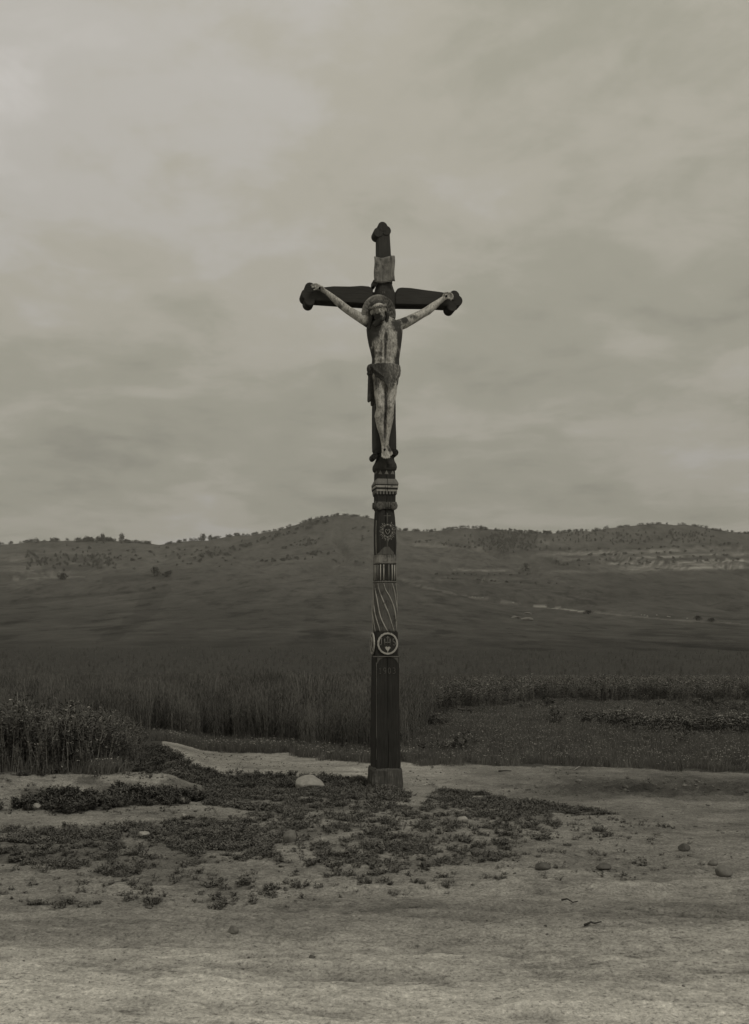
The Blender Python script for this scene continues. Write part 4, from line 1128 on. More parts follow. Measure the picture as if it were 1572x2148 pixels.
# ------------------------------------------------------------------ plants
class Leaf:
    """collects little quads with a material index"""
    def __init__(s): s.V = []; s.F = []; s.M = []
    def quad(s, a_, b_, c_, d_, m_=0):
        i = len(s.V); s.V += [a_, b_, c_, d_]; s.F.append((i, i + 1, i + 2, i + 3)); s.M.append(m_)
    def ribbon(s, pts, ws, side, m_=0):
        pts = [Vector(p) for p in pts]; i0 = len(s.V)
        for p, w_ in zip(pts, ws): s.V += [tuple(p - side * w_), tuple(p + side * w_)]
        for k in range(len(pts) - 1):
            j = i0 + 2 * k; s.F.append((j, j + 1, j + 3, j + 2)); s.M.append(m_)
    def leaf(s, p, d, length, width, rnd, m_=0):
        d = d.normalized(); side = d.cross(Vector((rnd.uniform(-.4, .4), rnd.uniform(-.4, .4), 1))).normalized()
        mid = p + d * length * .5 + Vector((0, 0, length * .08)); tip = p + d * length
        s.quad(tuple(p), tuple(mid - side * width / 2), tuple(tip), tuple(mid + side * width / 2), m_)
    def mesh(s, name, mats):
        me = np_mesh(name, s.V, s.F)
        for m_ in mats: me.materials.append(m_)
        me.polygons.foreach_set('material_index', np.array(s.M, np.int32)); me.update(); return me
def weed_proto(name, rad, hgt, nst, nl, lsz, seed, mat):
    rnd = random.Random(seed); lf = Leaf()
    for _ in range(nst):
        a_ = rnd.uniform(0, 6.283); r0 = rad * rnd.random()**.6 * .55
        base = Vector((math.cos(a_) * r0, math.sin(a_) * r0, -.005))
        lean = Vector((math.cos(a_) * rnd.uniform(.2, .9), math.sin(a_) * rnd.uniform(.2, .9), 1)).normalized()
        h = hgt * rnd.uniform(.5, 1.1); tip = base + lean * h
        lf.ribbon([base, base.lerp(tip, .5), tip], [.0016, .0014, .0008], Vector((math.sin(a_), -math.cos(a_), 0)))
        for k in range(nl):
            t = rnd.uniform(.15, 1); b_ = rnd.uniform(0, 6.283)
            d = Vector((math.cos(b_), math.sin(b_), rnd.uniform(-.1, .9)))
            lf.leaf(base.lerp(tip, t), d, lsz * rnd.uniform(.6, 1.2), lsz * rnd.uniform(.3, .5), rnd)
    return lf.mesh(name, [mat])
def grass_proto(name, rad, hgt, nb, seed, mats, wd=.0025, flower=0.0):
    rnd = random.Random(seed); lf = Leaf()
    for _ in range(nb):
        a_ = rnd.uniform(0, 6.283); r0 = rad * math.sqrt(rnd.random())
        b_ = Vector((math.cos(a_) * r0, math.sin(a_) * r0, -.01))
        dr = rnd.uniform(0, 6.283); k = rnd.uniform(.05, .45); h = hgt * rnd.uniform(.45, 1.15)
        d = Vector((math.cos(dr) * k, math.sin(dr) * k, 0))
        lf.ribbon([b_, b_ + d * h * .3 + Vector((0, 0, h * .55)), b_ + d * h + Vector((0, 0, h * (1 - k * .5)))], [wd, wd * .8, wd * .2], Vector((math.sin(dr + 1), -math.cos(dr + 1), 0)))
        if rnd.random() < flower:
            tp = b_ + d * h + Vector((0, 0, h * (1 - k * .5)))
            for q in range(3):
                lf.leaf(tp + Vector((rnd.uniform(-.01, .01), rnd.uniform(-.01, .01), rnd.uniform(-.004, .004))), Vector((math.cos(q * 2.1), math.sin(q * 2.1), .1)), .014, .012, rnd, 1)
    return lf.mesh(name, mats)
def rye_proto(name, rad, hgt, nst, seed):
    rnd = random.Random(seed); lf = Leaf()
    for _ in range(nst):
        a_ = rnd.uniform(0, 6.283); r0 = rad * math.sqrt(rnd.random())
        b_ = Vector((math.cos(a_) * r0, math.sin(a_) * r0, 0))
        dr = rnd.uniform(0, 6.283); k = rnd.uniform(0, .13); h = hgt * rnd.uniform(.72, 1.08)
        d = Vector((math.cos(dr) * k, math.sin(dr) * k, 0)); sd_ = Vector((math.sin(dr + 1.3), -math.cos(dr + 1.3), 0))
        tp = b_ + d * h + Vector((0, 0, h))
        lf.ribbon([b_, b_ + d * h * .3 + Vector((0, 0, h * .5)), tp], [.0026, .0023, .0018], sd_)
        nod = tp + d.normalized() * .02 + Vector((0, 0, .075)) if k > .001 else tp + Vector((0, 0, .08))
        lf.ribbon([tp, tp.lerp(nod, .5), nod], [.003, .0065, .0025], sd_, 2)
        lf.ribbon([tp, tp.lerp(nod, .5), nod], [.003, .0065, .0025], sd_.cross(Vector((0, 0, 1))), 2)
        for q in range(3):
            t = rnd.uniform(.12, .8); aa = rnd.uniform(0, 6.283); ln = rnd.uniform(.12, .24)
            s0 = b_ + d * h * t + Vector((0, 0, h * t)); o_ = Vector((math.cos(aa), math.sin(aa), 0))
            lf.ribbon([s0, s0 + o_ * ln * .5 + Vector((0, 0, ln * .5)), s0 + o_ * ln + Vector((0, 0, ln * rnd.uniform(-.1, .45)))], [.004, .0045, .0008], Vector((-o_.y, o_.x, 0)), 1)
    return lf.mesh(name, [M_RYE, M_RYEL, M_EAR])
def tallweed_proto(name, rad, hgt, nst, seed, flower=.5, mats=None, lw=1.0):
    rnd = random.Random(seed); lf = Leaf()
    for _ in range(nst):
        a_ = rnd.uniform(0, 6.283); r0 = rad * math.sqrt(rnd.random())
        b_ = Vector((math.cos(a_) * r0, math.sin(a_) * r0, 0))
        dr = rnd.uniform(0, 6.283); k = rnd.uniform(0, .25); h = hgt * rnd.uniform(.55, 1.1)
        d = Vector((math.cos(dr) * k, math.sin(dr) * k, 0)); sd_ = Vector((math.sin(dr + 1.3), -math.cos(dr + 1.3), 0))
        tp = b_ + d * h + Vector((0, 0, h))
        for s2 in (sd_, sd_.cross(Vector((0, 0, 1)))): lf.ribbon([b_, b_ + d * h * .35 + Vector((0, 0, h * .5)), tp], [.005, .0042, .0022], s2)
        for q in range(int(15 * lw)):
            t = rnd.uniform(.3, 1); aa = rnd.uniform(0, 6.283)
            s0 = b_ + d * h * t + Vector((0, 0, h * t))
            lf.leaf(s0, Vector((math.cos(aa), math.sin(aa), rnd.uniform(-.3, .8))), rnd.uniform(.05, .12), rnd.uniform(.014, .034), rnd, 1)
        for q in range(2):
            t = rnd.uniform(.5, .8); aa = rnd.uniform(0, 6.283); s0 = b_ + d * h * t + Vector((0, 0, h * t)); e = s0 + Vector((math.cos(aa) * .1, math.sin(aa) * .1, .14))
            lf.ribbon([s0, e], [.0025, .0015], sd_)
            if rnd.random() < flower:
                for w_ in range(5): lf.leaf(e + Vector((rnd.uniform(-.02, .02), rnd.uniform(-.02, .02), rnd.uniform(-.006, .006))), Vector((rnd.uniform(-1, 1), rnd.uniform(-1, 1), .2)), .016, .014, rnd, 2)
        if rnd.random() < flower:
            for w_ in range(9): lf.leaf(tp + Vector((rnd.uniform(-.03, .03), rnd.uniform(-.03, .03), rnd.uniform(-.008, .008))), Vector((rnd.uniform(-1, 1), rnd.uniform(-1, 1), .2)), .018, .015, rnd, 2)
    return lf.mesh(name, mats or [M_TALL, M_TALLL, M_FLOW])

def scatter(name, protos, P_, rz, sc, label, cat, seedidx=None, tilt=None):
    """one object: geometry-node instances of the plant meshes on points"""
    n = len(P_)
    if n == 0: return
    me = bpy.data.meshes.new(name); me.vertices.add(n); me.vertices.foreach_set('co', np.asarray(P_, np.float32).ravel())
    for nm, tp_, arr in (('rot', 'FLOAT_VECTOR', np.stack([(RNG.random(n) - .5) * .25, (RNG.random(n) - .5) * .25, rz], -1)), ('scl', 'FLOAT', sc)):
        at = me.attributes.new(nm, tp_, 'POINT'); at.data.foreach_set('vector' if tp_ != 'FLOAT' else 'value', np.asarray(arr, np.float32).ravel())
    at = me.attributes.new('pick', 'INT', 'POINT'); at.data.foreach_set('value', RNG.integers(0, len(protos), n).astype(np.int32))
    o = link(name, me)
    c = bpy.data.collections.new(name + '_sources')
    for i, m_ in enumerate(protos): c.objects.link(bpy.data.objects.new('%s_source_%02d' % (name, i), m_))
    gt = bpy.data.node_groups.new(name + '_nodes', 'GeometryNodeTree')
    gt.interface.new_socket('Geometry', in_out='INPUT', socket_type='NodeSocketGeometry'); gt.interface.new_socket('Geometry', in_out='OUTPUT', socket_type='NodeSocketGeometry')
    gi = gt.nodes.new('NodeGroupInput'); go = gt.nodes.new('NodeGroupOutput')
    m2p = gt.nodes.new('GeometryNodeMeshToPoints'); iop = gt.nodes.new('GeometryNodeInstanceOnPoints')
    ci = gt.nodes.new('GeometryNodeCollectionInfo'); ci.inputs['Collection'].default_value = c
    ci.inputs['Separate Children'].default_value = True; ci.inputs['Reset Children'].default_value = True
    def named(nm, dt):
        q = gt.nodes.new('GeometryNodeInputNamedAttribute'); q.data_type = dt; q.inputs['Name'].default_value = nm; return q.outputs['Attribute']
    gt.links.new(gi.outputs[0], m2p.inputs['Mesh']); gt.links.new(m2p.outputs[0], iop.inputs['Points'])
    gt.links.new(ci.outputs[0], iop.inputs['Instance']); iop.inputs['Pick Instance'].default_value = True
    gt.links.new(named('pick', 'INT'), iop.inputs['Instance Index'])
    e2r = gt.nodes.new('FunctionNodeEulerToRotation'); gt.links.new(named('rot', 'FLOAT_VECTOR'), e2r.inputs[0]); gt.links.new(e2r.outputs[0], iop.inputs['Rotation'])
    gt.links.new(named('scl', 'FLOAT'), iop.inputs['Scale'])
    gt.links.new(iop.outputs[0], go.inputs[0])
    md = o.modifiers.new('scatter', 'NODES'); md.node_group = gt
    return tag(o, label, cat, None, 'stuff')
def pts_in(n, pxa, pxb, Ya, Yb):
    """random ground points, even in world area, between two depths inside the widened view"""
    Y = np.sqrt(RNG.uniform(Ya**2, Yb**2, n)); px = RNG.uniform(pxa, pxb, n)
    x = (px - CX) / F * Y
    return x, Y, px, HY + CAMH / Y * F
def place(x, Y, dz=0.0): return np.stack([x, Y, ground_z(x, Y) + dz], -1)

# low weeds
wp = [weed_proto('low_weed_%d' % i, .045, .046, 6, 11, .019, 100 + i, M_WEED) for i in range(8)]
x, Y, px, py = pts_in(230000, -250, 1700, 5.9, 14.2)
c_ = cover(px, py, fbm(x * 3.0, Y * 3.0, 4, 95))
nn = fbm(x * 7.5, Y * 5.0, 3, 300); n2_ = fbm(x * 1.3, Y * 1.3, 3, 310); n3_ = fbm(x * 17.0, Y * 11.0, 2, 320)
lim = 0.645 - 0.31 * c_ - (n2_ - .5) * .30
gsp = np.clip((.62 * nn + .38 * n3_ - lim) * 7, 0, 1)
keep = (c_ > 0) & (RNG.random(len(x)) < .008 + .016 * (c_ > .5) + gsp * (.07 + .30 * c_**2.2))
bank = (px < 430) & (py > 1654) & (py < 1704)
k1 = keep & ~bank
sc = (0.42 + .75 * RNG.random(len(x))**1.5) * (0.85 + .3 * gsp)
scatter('low_weeds', wp, place(x[k1], Y[k1], -.004), RNG.uniform(0, 6.28, k1.sum()), sc[k1], 'low creeping weeds in ragged mats on the bare earth around the cross', 'weeds')
# darker taller weeds on the bank
wb = [weed_proto('bank_weed_%d' % i, .08, .10, 14, 16, .028, 150 + i, M_BANKW) for i in range(4)]
x, Y, px, py = pts_in(26000, -250, 460, 9.4, 11.8)
zq = ground_z(x, Y); pyr = HY + (CAMH - zq) / Y * F
edge = fbm(x * 2.0, Y * 0 + 1.0, 3, 330)
d_ = inpoly(px + (edge - .5) * 40, pyr + (edge - .5) * 22, [(20, 1688), (60, 1672), (190, 1664), (230, 1684), (290, 1666), (420, 1668), (410, 1684), (300, 1692), (250, 1704), (120, 1706), (60, 1700)])
keep = d_ & (RNG.random(len(x)) < .02 + np.clip((fbm(x * 5, Y * 9, 3, 331) - .40) * 4, 0, 1) * .5)
scatter('bank_weeds', wb + wp[:3], place(x[keep], Y[keep], -.004), RNG.uniform(0, 6.28, keep.sum()), RNG.uniform(.4, 1.25, keep.sum()), 'dark leafy weeds hanging over the little earth bank below the tall weeds', 'weeds')

# loose sprigs along the lip and the foot of the bank
x, Y, px, py = pts_in(7000, -250, 480, 9.6, 12.0)
keep = RNG.random(len(x)) < .03 + .25 * sstep(.55, .7, fbm(x * 5, Y * 5, 3, 336)) * ((py > 1640) & (py < 1700))
scatter('bank_sprigs', wp + wb[:1], place(x[keep], Y[keep], -.004), RNG.uniform(0, 6.28, keep.sum()), RNG.uniform(.35, .9, keep.sum()), 'loose sprigs dotted on the bare lip and foot of the left bank', 'weeds')
# crop field
rp = [rye_proto('rye_%d' % i, .20, 1.05, 46, 200 + i) for i in range(5)]
def crop_front(px): return np.interp(px, [-500, 300, 560, 780, 850, 880, 930, 1000], [17.6, 17.0, 16.2, 14.9, 15.2, 19.0, 26.0, 32.0])
x, Y, px, py = pts_in(30000, -420, 1060, 14.5, 62)
fr = crop_front(px) + (fbm(x * 1.1, Y * 0, 3, 340) - .5) * 1.4
dens = np.interp(Y - fr, [0, 6, 14, 45], [.9, .7, .36, .2])
keep = (Y > fr) & (RNG.random(len(x)) < dens) & (px < 990 + 60 * (RNG.random(len(x))))
hh = RNG.uniform(.74, 1.04, len(x)) * np.interp(Y - fr, [0, .8], [.72, 1.0]) * (0.82 + .3 * fbm(x * .5, Y * .5, 3, 345)) * np.interp(Y, [15, 22, 36, 62], [1, .9, .62, .2]) * (1 - .3 * RNG.random(len(x))**2)
xb, Yb, pxb_, pyb_ = pts_in(15000, -420, 2000, 55, 150)
kb = RNG.random(len(xb)) < np.interp(Yb, [55, 70, 150], [.55, .5, .12]) * (.4 + fbm(xb * .12, Yb * .05, 3, 347))
x = np.concatenate([x[keep], xb[kb]]); Y = np.concatenate([Y[keep], Yb[kb]]); hh = np.concatenate([hh[keep], RNG.uniform(.14, .42, kb.sum())])
keep = np.ones(len(x), bool)
scatter('rye_field', rp, place(x[keep], Y[keep], -.01), RNG.uniform(0, 6.28, keep.sum()), hh[keep], 'dense standing crop of tall thin stalks behind the dirt track', 'crop')
# tall flowering weeds right of the crop
fp = [tallweed_proto('umbel_%d' % i, .22, .85, 12, 240 + i, .55) for i in range(5)]
x, Y, px, py = pts_in(12000, 800, 1900, 20, 60)
fr = np.interp(px, [800, 880, 960, 1050, 1300, 1545, 1900], [21, 22, 24, 27, 30, 29, 28]) + (fbm(x * .6, Y * 0, 3, 350) - .5) * 5
keep = (Y > fr) & (RNG.random(len(x)) < np.interp(Y - fr, [0, 3, 10, 30], [.5, .9, .55, .4])) & (px > 860)
scatter('flowering_weeds', fp, place(x[keep], Y[keep], -.01), RNG.uniform(0, 6.28, keep.sum()), RNG.uniform(.4, 1.08, keep.sum()) * np.interp(Y[keep], [20, 30, 40, 60], [.8, .85, .55, .2]), 'band of tall wild plants dotted with small white flowers behind the meadow', 'weeds')
# meadow grass
gp = [grass_proto('grass_%d' % i, .16, .17, 90, 260 + i, [M_GRASS, M_FLOW], .0028, .02) for i in range(4)]
x, Y, px, py = pts_in(26000, 760, 1900, 13.0, 34)
fr = CAMH * F / (track_top(px) + (fbm(x * 2.5, Y * 2.5, 3, 360) - .5) * 26 - HY)
keep = (Y > fr) & (px > np.interp(Y, [13, 15, 20, 34], [760, 780, 830, 900])) & (RNG.random(len(x)) < .62)
scatter('meadow_grass', gp, place(x[keep], Y[keep], -.01), RNG.uniform(0, 6.28, keep.sum()), RNG.uniform(.45, 1.0, keep.sum()), 'short rough meadow grass beyond the track to the right of the cross', 'grass')
# broad dark weeds in the meadow
mp_ = [weed_proto('dock_%d' % i, .2, .22, 16, 14, .06, 280 + i, M_BANKW) for i in range(3)] + [tallweed_proto('dock_f_%d' % i, .18, .30, 9, 290 + i, .22, [M_TALLL, M_TALLL, M_FLOW], .8) for i in range(2)]
x, Y, px, py = pts_in(16000, 850, 1900, 15.0, 34)
q = fbm(x * .9, Y * .9, 3, 370)
m1 = inpoly(px, py, [(1205, 1508), (1300, 1512), (1440, 1526), (1560, 1520), (1700, 1530), (1700, 1556), (1540, 1548), (1440, 1552), (1330, 1540), (1230, 1526)])
m2 = inpoly(px, py, [(860, 1508), (1000, 1500), (1010, 1530), (980, 1570), (880, 1575)]) & (q > .5)
m3 = inpoly(px, py, [(1260, 1550), (1560, 1560), (1560, 1590), (1280, 1580)]) & (q > .56)
m4 = (q > .64)
r_ = RNG.random(len(x))
keep = (m1 & (r_ < .38)) | (m2 & (r_ < .14)) | (m3 & (r_ < .2)) | (m4 & (r_ < .08))
scatter('meadow_weeds', mp_, place(x[keep], Y[keep], -.01), RNG.uniform(0, 6.28, keep.sum()), RNG.uniform(.4, 1.0, keep.sum()), 'patches of broad dark weeds with pale flower heads in the meadow', 'weeds')
# verge fringe between track and crop
x, Y, px, py = pts_in(14000, -300, 900, 13.6, 18.5)
fr = crop_front(px)
keep = (Y > fr - .9) & (Y < fr + .4) & (fbm(x * 2.2, Y * 2.2, 3, 380) > .47) & (RNG.random(len(x)) < .6)
scatter('verge_grass', gp, place(x[keep], Y[keep], -.01), RNG.uniform(0, 6.28, keep.sum()), RNG.uniform(.5, 1.15, keep.sum()), 'ragged grass fringe where the crop meets the track', 'grass')
# tall weeds at the left
tp_ = [tallweed_proto('stalk_%d' % i, .2, .92, 13, 400 + i, .28, None, 1.0) for i in range(5)]
x, Y, px, py = pts_in(5200, -420, 400, 11.45, 16.8)
lim_ = np.interp(Y, [11.4, 12.2, 14, 16.8], [205, 280, 295, 260]) + (fbm(x * 2, Y * 2, 2, 390) - .5) * 60
keep = (px < lim_) & (RNG.random(len(x)) < .42)
hs_ = RNG.uniform(.35, 1.2, len(x)) * np.interp(px, [-400, 60, 200, 300, 350], [1.0, .95, .8, .6, .4]) * np.interp(Y, [11.4, 13, 16.8], [.86, .68, .46]) * (.75 + .5 * fbm(x * 1.6, Y * 1.6, 2, 391))
scatter('tall_weeds', tp_, place(x[keep], Y[keep], -.01), RNG.uniform(0, 6.28, keep.sum()), hs_[keep], 'thicket of tall dark weeds and pale stalks on the bank at the left', 'weeds')
# short plants in front of the thicket, along the track's near edge
x, Y, px, py = pts_in(9000, 180, 780, 11.4, 14.5)
keep = inpoly(px, py + 0, [(180, 1650), (300, 1580), (350, 1600), (420, 1620), (620, 1627), (770, 1636), (765, 1650), (600, 1656), (180, 1656)]) & (RNG.random(len(x)) < np.clip((fbm(x * 5, Y * 7, 3, 332) - .36) * 4, .03, 1) * .6)
scatter('edge_weeds', wb + wp, place(x[keep], Y[keep], -.005), RNG.uniform(0, 6.28, keep.sum()), RNG.uniform(.4, .95, keep.sum()), 'dense knee low weeds along the near edge of the back track', 'weeds')
x, Y, px, py = pts_in(7000, -420, 330, 11.2, 12.0)
keep = (px < 300) & (RNG.random(len(x)) < .2) & (Y > 11.25 + .45 * fbm(x * 3.5, x * 0, 3, 396)) & (fbm(x * 3, Y * 3, 2, 395) > .42)
scatter('thicket_foot_weeds', wb + gp, place(x[keep], Y[keep], -.01), RNG.uniform(0, 6.28, keep.sum()), RNG.uniform(.6, 1.3, keep.sum()), 'ragged weeds at the foot of the tall thicket on the bank lip', 'weeds')
# pebbles and clods on the bare dirt
pb = [stone_mesh('clod_%d' % i, .011, .011, .008, 900 + i, .9, 2) for i in range(4)]
for m_ in pb: m_.materials.append(M_ST_GREY if pb.index(m_) % 2 else M_ST_DARK)
x, Y, px, py = pts_in(70000, -250, 1850, 4.3, 15.0)
q = fbm(x * 1.2, Y * 1.6, 3, 410)
keep = (py > track_top(px) + 6) & (RNG.random(len(x)) < np.clip((q - .42) * 3, .03, 1) * np.interp(Y, [4.5, 8], [.15, .55])) & ~((px < 330) & (py < 1660))
mudk = np.exp(-((py - 1655) / 22.0)**2) * sstep(1000, 1200, px)
scatter('clods', pb, place(x[keep], Y[keep], .001), RNG.uniform(0, 6.28, keep.sum()), (RNG.random(keep.sum())**7 * 1.5 + .16) * np.interp(Y[keep], [4.5, 8], [.45, 1]) * (1 + 1.6 * mudk[keep]), 'small clods and pebbles strewn over the bare dirt roads', 'gravel')
# grass at the foot of the post
for_ = [(790, 1660), (800, 1664), (812, 1666), (826, 1664), (840, 1660), (775, 1654), (768, 1648), (850, 1655), (806, 1662), (820, 1668), (834, 1667)]

# separate clumps on the front road, each a thing
clump = [weed_proto('weed_clump_%d' % i, .17, .085, 34, 18, .026, 500 + i, M_WEED) for i in range(4)]
CL = [(70, 1896, 46, 'wide dark weed clump at the far left edge of the front road'), (145, 1893, 26, 'small weed clump right beside the wide one at the left edge'),
      (206, 1895, 30, 'compact dark weed clump standing alone between larger ones'), (320, 1888, 62, 'broadest weed clump on the front road'),
      (418, 1877, 26, 'thin weed clump just right of the broadest one'), (512, 1866, 44, 'tufted weed clump with a twin close by'),
      (580, 1868, 26, 'round little weed clump between two larger tufts'), (630, 1868, 56, 'long weed clump in line with the round little one'),
      (768, 1853, 44, 'dark weed clump below the cross at the lower edge of the weeds'), (1258, 1744, 50, 'isolated weed clump on the bare ground far right of the cross'),
      (1140, 1818, 46, 'weed clump growing over a dark flat stone'), (885, 1852, 34, 'loose pale edged weed clump right of the one below the cross'),
      (690, 1838, 34, 'weed clump a little above the long one'), (1190, 1772, 26, 'small weed clump at the right border of the weed patch')]
for i, (px_c, py_c, wpx, lab) in enumerate(CL):
    x, Y, z = gpt(px_c, py_c)
    o = link('weed_clump', clump[i % 4])
    s = wpx / F * Y / 0.30
    o.location = (x, Y, z - .004); o.rotation_euler = (0, 0, i * 1.9); o.scale = (s, s * .8, min(s, 1.15))
    tag(o, lab, 'weed', 'separate weed clumps on the bare road')
x, Y, z = gpt(808, 1662)
for i, (px_c, py_c, wpx, lab) in enumerate([(785, 1654, 44, 'weed clump against the left corner of the post foot'), (813, 1660, 50, 'weed clump in front of the middle of the post foot'), (838, 1660, 34, 'sparse weed clump at the right corner of the post foot'), (772, 1648, 46, 'widest weed clump spreading left from the post foot'), (800, 1672, 40, 'low weed clump a step in front of the post foot')]):
    x, Y, z = gpt(px_c, py_c); o = link('weed_clump', clump[(i + 1) % 4]); s = wpx / F * Y / .30
    o.location = (x, Y, z - .004); o.rotation_euler = (0, 0, i * 2.3 + 1); o.scale = (s, s * .7, min(s, 1.1) * 1.15)
    tag(o, lab, 'weed', 'weed clumps around the foot of the cross')

# ------------------------------------------------------------------ trees and shrubs on the hills
def crown_mesh(name, seed, n=230, flat=1.0, trunk=.25):
    """leaf clumps through an uneven crown, unit height 1 (crown sits above the trunk)"""
    rnd = random.Random(seed); lf = Leaf()
    lobes_ = [(Vector((rnd.uniform(-.22, .22), rnd.uniform(-.22, .22), trunk + .12 + (.80 - trunk - .12) * (q_ + rnd.random() * .6) / 8)), .34 - .018 * q_ * rnd.uniform(.6, 1.2)) for q_ in range(8)]
    for _ in range(n):
        c, r = rnd.choice(lobes_)
        d = Vector((rnd.gauss(0, 1), rnd.gauss(0, 1), rnd.gauss(0, .9))).normalized()
        p = c + d * r * rnd.random()**.35
        e = Vector((rnd.gauss(0, 1), rnd.gauss(0, 1), rnd.gauss(0, 1))).normalized()
        lf.leaf(p, e, rnd.uniform(.10, .19), rnd.uniform(.08, .14), rnd)
    return lf.mesh(name, [M_TREE])
def trunk_mesh(name, seed, h=.5):
    rnd = random.Random(seed); bm = bmesh.new()
    top = (rnd.uniform(-.05, .05), rnd.uniform(-.05, .05), h)
    tube_bm(bm, [(0, 0, -.06), (top[0] * .4, top[1] * .4, h * .5), top], [.045, .032, .02], 6)
    for k in range(3):
        a_ = rnd.uniform(0, 6.28); tube_bm(bm, [(top[0] * .5, top[1] * .5, h * .55), (math.cos(a_) * .2, math.sin(a_) * .2, h * 1.15)], [.02, .008], 5)
    bmesh.ops.recalc_face_normals(bm, faces=bm.faces)
    me = from_bm(name, bm); me.materials.append(M_BARK); return me
CR = [crown_mesh('crown_%d' % i, 600 + i, 300, 1, .12) for i in range(5)]
SH = [crown_mesh('shrub_crown_%d' % i, 620 + i, 230, 1, -.12) for i in range(4)]
TR = [trunk_mesh('trunk_%d' % i, 640 + i) for i in range(5)]
def yray(px, py):
    """depth at which the ray of a pixel meets the far slope"""
    Ys_ = np.exp(np.linspace(math.log(90), math.log(1498), 500)); xs = (px - CX) / F * Ys_
    pyt = HY + (CAMH - ground_z(xs, Ys_)) / Ys_ * F
    m_ = np.minimum.accumulate(pyt)
    i = np.argmax(m_ <= py) if (m_ <= py).any() else len(Ys_) - 1
    return float(xs[i]), float(Ys_[i]), float(ground_z(xs[i], Ys_[i]))
def tree(px, py, hpx, label, group=None, wide=1.0, k=0):
    x, Y, z = yray(px, py)
    h = hpx / F * Y
    t = empty('tree', (x, Y, z - h * .02)); t.rotation_euler.z = k * 1.7
    t.scale = (h * wide * 1.15, h * wide * 1.15, h * 1.15)
    tag(t, label, 'tree', group)
    link('crown', CR[k % 5], t); link('trunk', TR[k % 5], t)
    return t
tree(325, 1209, 19, 'taller of two dark round trees by the dark field strip', None, 1.1, 0)
tree(351, 1211, 13, 'low broad tree right beside the taller round one', None, 1.8, 1)
tree(132, 1217, 15, 'very dark flat topped tree standing alone at the left field edge', None, 1.5, 2)
tree(1103, 1200, 16, 'compact dark tree on the end of a terrace in the valley', None, 1.1, 3)
tree(228, 1188, 11, 'small rounded tree low on the left hillside', None, 1.1, 4)
tree(215, 1141, 19, 'first of two tall spreading trees on the left ridge', None, .75, 0)
tree(255, 1141, 20, 'second of two tall spreading trees on the left ridge', None, .75, 3)
tree(204, 1140, 14, 'slender tree close beside the first tall one on the left ridge', None, .6, 1)
tree(427, 1134, 15, 'tallest tree on the ridge between saddle and main hill', None, .9, 2)
tree(440, 1131, 11, 'lesser tree next to the tallest one past the saddle', None, .9, 1)
tree(1167, 1185, 10, 'small dark tree among the pale terraces', None, .7, 3)
tree(1234, 1288, 8, 'flat dark thicket tree beside the white stones of the path', None, 3.0, 3)
tree(1462, 1302, 11, 'dark bush like tree by the path near the right edge', None, 1.7, 0)
tree(1494, 1304, 8, 'second dark bush like tree by the path at the right edge', None, 2.3, 2)
tree(323, 1238, 6, 'tiny dark bush in the corner of the left field', None, 1.6, 4)
rnd = random.Random(77)
def many(pts, label, group, hr, name='shrub', cat='shrub', meshes=SH):
    for i, (px, py) in enumerate(pts):
        x, Y, z = yray(px, py); h = rnd.uniform(*hr) * 1.15 / F * Y
        o = link(name, meshes[i % len(meshes)]); o.location = (x, Y, z + h * .05); wd = rnd.uniform(1.1, 2.3)
        o.scale = (h * wd, h * wd, h); o.rotation_euler.z = rnd.uniform(0, 6.28)
        tag(o, label, cat, group)
def along(n, a, b, off=2): return [(p, float(sky_py(p)) + off) for p in (rnd.uniform(a, b) for _ in range(n))]
def line(n, a, b, jx=3, jy=1.5): return [(a[0] + (b[0] - a[0]) * t + rnd.gauss(0, jx), a[1] + (b[1] - a[1]) * t + rnd.gauss(0, jy)) for t in (rnd.random() for _ in range(n))]
many(along(30, -40, 150), 'small dark tree in the even row left of the two tall ridge trees', 'trees on the outer left ridge', (4, 7), 'tree', 'tree')
many(along(34, 150, 235), 'small dark tree in the thick row around the two tall ridge trees', 'trees on the middle left ridge', (5, 9), 'tree', 'tree')
many(along(22, 235, 318), 'small dark tree in the row running down to the saddle from the tall ridge trees', 'trees on the inner left ridge', (4, 7.5), 'tree', 'tree')
many(along(22, 345, 480), 'small tree on the skyline just past the saddle', 'trees past the saddle', (3.5, 6.5), 'tree', 'tree')
many(along(30, 480, 620), 'small tree on the climbing skyline below the shoulder of the main hill', 'trees on the climbing skyline', (3, 5.5), 'tree', 'tree')
many(along(40, 620, 780), 'tiny tree on the rounded top of the main hill', 'trees on the main hilltop', (3, 5.5), 'tree', 'tree')
many(along(34, 828, 960), 'tiny tree on the skyline right behind the carved post', 'trees beside the post on the skyline', (3, 5.5), 'tree', 'tree')
many(along(46, 960, 1160), 'small tree on the skyline above the dark scrub wood', 'trees above the scrub wood', (4, 7), 'tree', 'tree')
many(along(22, 1160, 1280), 'small tree on the low skyline between the scrub wood and the broad right hill', 'trees on the low right skyline', (3.5, 6.5), 'tree', 'tree')
many(along(50, 1280, 1620), 'tiny tree on the crest of the broad right hill', 'trees on the broad right hill', (3, 5), 'tree', 'tree')
many([(rnd.uniform(140, 330), rnd.uniform(1150, 1196)) for _ in range(34)], 'small dark shrub dotted over the left hillside under the ridge trees', 'shrubs under the left ridge', (3, 6))
many([(rnd.uniform(330, 500), rnd.uniform(1150, 1190)) for _ in range(44)], 'small dark shrub on the open slope below the saddle', 'shrubs below the saddle', (2.5, 5.5))
many(line(60, (690, 1094), (400, 1180), 8, 3), 'dark shrub in the slanting thicket line down the main hill', 'shrubs in the slanting thicket line', (3, 7))
